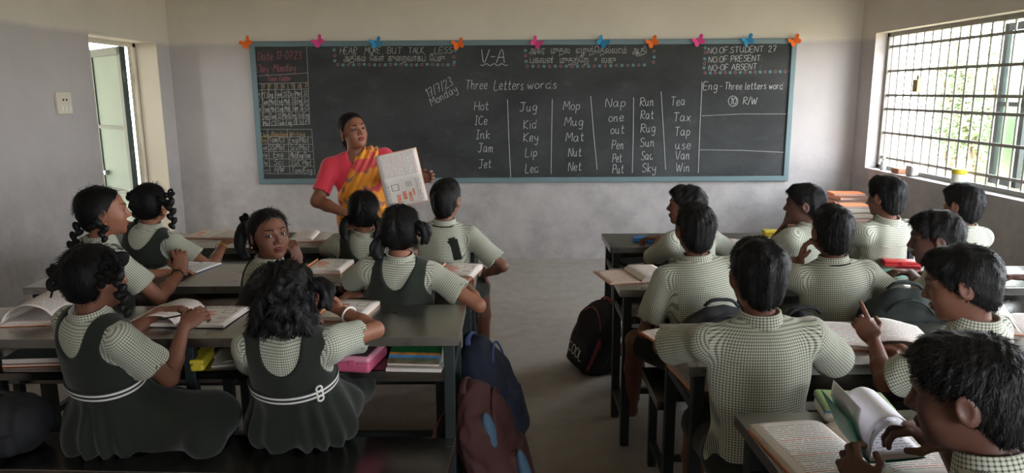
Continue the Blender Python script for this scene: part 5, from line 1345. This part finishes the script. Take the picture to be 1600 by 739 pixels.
closed_book('tilted book with green, blue and white landscape cover on the left shelf', (v.x, v.y - .004, S_ + .062), -5, .19, .22, .016, material('landscape_cover', fn=band_fn, rough=.35), tilt=24)
pb = Solid(); pb.box((0, 0, .026), (.075, .035, .026), rad=.01); o = solid_obj('pouch', pb, .006, M_dkcover); o.location = (v.x, 2.70, S_ + .013); tag(o, 'dark pouch propping up the landscape covered book', 'pouch')
z = S_
for lab, mt, t in (('orange edged lower book of the pair on the shelf at far left', M_orange, .010), ('dark green upper book of the pair on the shelf at far left', M_darkgreen, .022)):
    v = Sx(78, 558, 2.68); closed_book(lab, (v.x, v.y, z), 4, .24, .19, t, mt); z += t + .0006
v = Sx(262, 556, 2.66); closed_book('green folder on the shelf behind the writing girl', v, -16, .22, .17, .006, M_darkgreen, name='folder')
cl = Solid(); cl.ell((0, 0, .022), (.075, .05, .026)); cl.ell((.05, .02, .026), (.045, .04, .024), k=.03); cl.half((0, 0, .0005), (0, 0, -1)); cl.noise = folds(.006, 60, 4)
o = solid_obj('cloth_pouch', cl, .005, material('royal_blue_cloth', lin(30, 60, 116), .8, bump=(60, .3))); o.location = Sx(236, 556, 2.56); tag(o, 'crumpled royal blue cloth pouch on the shelf behind the writing girl', 'pouch')
box_case('pencil_box', 'yellow pencil box on the shelf by the middle desk leg', Sx(316, 556, 2.60), 8, .05, .16, .045, M_yellow, M_yellow)
for i, (x0, x1) in enumerate(((348, 392), (352, 398))): pencil(('silver pen' , 'white pen')[i] + (' crossing the other pen on the left shelf', ' lying under the silver pen on the left shelf')[i], Sx(x0, 570, 2.58 + i*.03) + Vector((0, 0, .006 + .008*(1-i))), Sx(x1, 570, 2.62 + i*.02) + Vector((0, 0, .006 + .008*(1-i))), (M_silver, M_white)[i], .004, 'pen')
v = Sx(372, 560, 2.68); closed_book('thin white notebook under the pens on the left shelf', (v.x, v.y, S_), 12, .16, .2, .004, M_white, name='notebook')
v = P(1072, 600, Y=2.44); closed_book('book lying at the aisle end of the shelf of the third right desk', (v.x + .04, 2.44, S_), 8, .14, .24, .012, M_orange2, page='text')
# ================================================================ WINDOW SILL
def SL(x, Y, X=RX1+.055): return Vector((X, Y, .90))
v = P(1497, 285, X=RX1+.06)
t = empty('jar', (RX1+.06, v.y, .90), 'white plastic jar with yellow lid on the window sill', 'jar')
m = MB(); m.lathe([(.044, 0), (.048, .006), (.048, .085), (.042, .095)], 20); m.build('jar_body', M_white, t); m = MB(); m.lathe([(.05, .088), (.05, .122), (.046, .126)], 20); m.build('lid', M_yellow, t)
v = P(1425, 272, X=RX1+.06)
t = empty('paper_roll', (RX1+.06, v.y, .90), 'crumpled paper packet beside the brick on the window sill', 'packet')
S1 = Solid(); S1.box((0, 0, .045), (.035, .05, .043), rad=.015); S1.half((0, 0, .0005), (0, 0, -1)); S1.noise = folds(.005, 70, 2); solid_obj('packet_body', S1, .005, material('printed_paper', lin(190, 184, 180), .8, var=.3, vscale=30), t)
v = P(1404, 269, X=RX1+.06)
b = MB(); b.rbox(-.035, .035, -.06, .06, 0, .045, .006); o = b.build('brick', material('brick_clay', lin(176, 120, 92), .9, var=.2, vscale=20)); o.location = (RX1+.06, v.y, .90); tag(o, 'small reddish brick lying on the window sill', 'brick')
v = P(1380, 262, X=RX1+.06)
t = empty('bottle', (RX1+.06, v.y, .90), 'small pale bottle at the far end of the window sill', 'bottle')
m = MB(); m.lathe([(.022, 0), (.024, .004), (.024, .07), (.011, .088), (.011, .10)], 14); m.build('bottle_body', material('pale_plastic', lin(186, 190, 182), .4), t); m = MB(); m.lathe([(.013, .098), (.013, .115)], 12); m.build('cap', M_white, t)
# ================================================================ ORANGE BOOK STACKS IN THE CORNER
tb = empty('low_table', (2.86, 6.42, 0), 'low table in the far right corner carrying stacks of orange books', 'table')
m = MB(); m.rbox(-.34, .34, -.38, .38, .36, .39, .003); m.build('tabletop', M_steel, tb)
for sx in (-1, 1):
    for sy in (-1, 1): m = MB(); m.rbox(sx*.30-.018, sx*.30+.018, sy*.33-.018, sy*.33+.018, 0, .358, .002); m.build('leg', M_tube, tb)
rs = random.Random(11); cov = [M_orange, M_cream, M_orange2, material('grey_cover', lin(140, 138, 140), .6)]
for si, (x, y, H_, nm) in enumerate(((2.66, 6.60, .335, 'left orange topped stack in the far corner'), (3.00, 6.56, .330, 'right orange topped stack in the far corner'), (2.90, 6.24, .255, 'front stack in the far corner'))):
    z = .391; k = 0
    while z < .391 + H_ - .02:
        t = rs.choice((.012, .016, .02)); last = z + t + .0008 >= .391 + H_ - .02
        closed_book(('topmost orange workbook of the ' if last else 'workbook in the ') + nm, (x + rs.uniform(-.014, .014), y + rs.uniform(-.012, .012), z), rs.uniform(-9, 9), .27, .20, t, M_orange if last else cov[rs.choice((0, 1, 2, 2, 3))], name='workbook', group=None if last else 'workbooks in the ' + nm); z += t + .0008; k += 1
# ================================================================ SCHOOL BAGS
M_bag = material('black_bag_cloth', lin(28, 29, 33), .8, bump=(120, .3, .002), var=.15); M_navy = material('navy_bag_cloth', lin(38, 44, 66), .8, bump=(120, .3, .002), var=.15); M_navyl = material('blue_bag_cloth', lin(72, 88, 140), .75, bump=(120, .3, .002))
M_maroon = material('maroon_bag_cloth', lin(74, 40, 38), .8, bump=(120, .3, .002), var=.15); M_redtrim = material('dull_red_trim', lin(140, 66, 72), .7); M_gbag = material('green_black_bag_cloth', lin(25, 33, 30), .8, bump=(120, .3, .002)); M_bluepatch = material('blue_patch', lin(70, 100, 124), .7); M_brownbag = material('brown_bag_cloth', lin(60, 50, 42), .85, bump=(90, .3, .003))
def bag(label, loc, rot, w, d, h, mat, trim, seed=0, strap=True, pocket=None, sag=.0, extra=None):
    t = empty('school_bag', loc, label, 'school bag', 'pupils school bags'); t.rotation_euler = tuple(R(a) for a in rot)
    S1 = Solid(); S1.box((0, 0, h*.40), (w/2, d/2, h*.40), rad=min(d*.40, w*.3), k=.02); S1.ell((0, d*.04, h*.72), (w*.46, d*.46, h*.28), k=.06); S1.ell((0, -d*.18, h*.30), (w*.46, d*.46, h*.27), k=.05)
    S1.noise = lambda p, a_=folds(.008, 20, seed), b_=folds(.004, 55, seed+5, (1, 1, .5)): a_(p) + b_(p); S1.half((0, 0, .001), (0, 0, -1), k=.01); solid_obj('bag_body', S1, .007, mat, t)
    S2 = Solid(); S2.box((0, -d*.46, h*.27), (w*.36, d*.20, h*.22), rad=min(d*.16, .04), k=.02); S2.noise = folds(.004, 30, seed + 1); solid_obj('front_pocket', S2, .006, pocket or mat, t)
    m = MB(); m.tube(smooth_pts([(-.065, d*.12, h*.97), (-.035, d*.12, h*1.0+.012), (.035, d*.12, h*1.0+.012), (.065, d*.12, h*.97)], 5), .013, 8, flat=.5); m.build('handle', trim, t)
    if strap:
        for g in (-1, 1): m = MB(); m.tube(smooth_pts([(g*w*.18, d*.42, h*.90), (g*w*.26, d*.85, h*.72), (g*w*.32, d*.80, h*.40), (g*w*.36, d*.44, h*.08)], 6), .020, 8, flat=.3, up=(0, 1, 0)); m.build('shoulder_strap', trim, t)
    arc = [(w*.47*math.cos(a), -d*.30 - .02*math.sin(a), h*.30 + h*.62*math.sin(a)) for a in [i*math.pi/14 for i in range(15)]]
    m = MB(); m.tube(arc, .0055, 6); m.build('zip', trim, t)
    if extra: extra(t)
    return t
def MB_line(t, x):
    m = MB(); m.tube(smooth_pts([(x, -.085, .10), (x + .015, -.085, .20), (x, -.07, .30)], 5), .006, 6, flat=.5, up=(0, 1, 0)); m.build('pale_stripe', M_white, t)
def cool(t):
    m = MB()
    for i, ch in enumerate('COOL'):
        for st in G[ch]:
            pts = [(v.x, v.y) for v in smooth_pts([(p[0], p[1], 0) for p in st], 4)] if len(st) > 2 else st
            m.tube([(-.075 + i*.038 + p[0]*.0050, -.1215, .098 + p[1]*.0060) for p in pts], .0034, 5, flat=.4, up=(0, 1, 0))
    m.build('lettering', M_white, t)
    m = MB()
    for g in (-1, 1): m.tube(smooth_pts([(g*.10, -.085, .06), (g*.115, -.075, .20), (g*.085, -.04, .36)], 5), .011, 6)
    m.build('side_piping', M_redtrim, t)
bag('black bag with dull red trim and white lettering, leaning beside the aisle', (.44, 4.13, 0), (-6, 15, -62), .27, .17, .44, M_bag, M_redtrim, 1, extra=cool)
bag('navy and blue bag standing on the aisle floor by the left benches', (-.045, 3.20, 0), (-14, 0, 78), .30, .20, .52, M_navy, M_navyl, 2)
def bluepatch(t):
    S1 = Solid(); S1.ell((-.120, -.055, .36), (.03, .026, .08)); solid_obj('blue_patch', S1, .006, M_bluepatch, t)
    S1 = Solid(); S1.ell((-.085, -.135, .15), (.035, .024, .11)); solid_obj('blue_patch', S1, .006, M_bluepatch, t)
bag('maroon bag with blue patches leaning on the rear left desk leg', (-.035, 2.66, 0), (-14, 0, 82), .30, .20, .52, M_maroon, M_maroon, 3, extra=bluepatch)
bag('black bag on the bench between the bare-legged boy and the desk behind', (.80, 2.715, BZ+.001), (0, 0, 4), .30, .11, .36, M_bag, M_bag, 4, strap=False)
bag('dark green bag with pale stripes on the bench behind the leaning boy', (1.50, 2.72, BZ+.001), (0, 0, -8), .30, .12, .42, M_gbag, M_gbag, 5, strap=False,
    extra=lambda t: [MB_line(t, x) for x in (.06, .085)])
bag('black bag on the bench left of the boy with raised hand', (1.13, 2.74, BZ+.001), (0, 0, 6), .16, .12, .32, M_bag, M_bag, 6, strap=False)
bag('dark bag lying on the nearest left bench at the picture edge', (-1.74, 2.29, BZ+.002), (0, 0, 8), .36, .18, .18, M_bag, M_bag, 7, strap=False)
bag('brown bag on the floor by the legs of the nearest right desks', (.46, 2.02, 0), (-10, 6, 20), .24, .16, .34, M_brownbag, M_bag, 8)

# ---- pieces that belong to a part hang under that part
SUB = {'collar': 'shirt', 'yoke_seam': 'shirt', 'neck_cord': 'shirt', 'tie_end': 'shirt', 'eye': 'body', 'earring': 'body', 'bindi': 'body', 'bracelet': 'body', 'bangle': 'body', 'ribbon': 'hair', 'belt_buckle': 'belt',
       'zip': 'bag_body', 'handle': 'bag_body', 'lettering': 'bag_body', 'pale_stripe': 'bag_body', 'side_piping': 'bag_body', 'clasp': 'case_body', 'lid_window': 'lid', 'lid_flowers': 'lid'}
kids = {}
for o in bpy.data.objects:
    if o.parent: kids.setdefault(o.parent.name, []).append(o)
for pn, ch in list(kids.items()):
    by = {c.name.split('.')[0]: c for c in ch}
    for c in ch:
        tgt = SUB.get(c.name.split('.')[0])
        if tgt and tgt in by and by[tgt].location.length < 1e-6: c.parent = by[tgt]
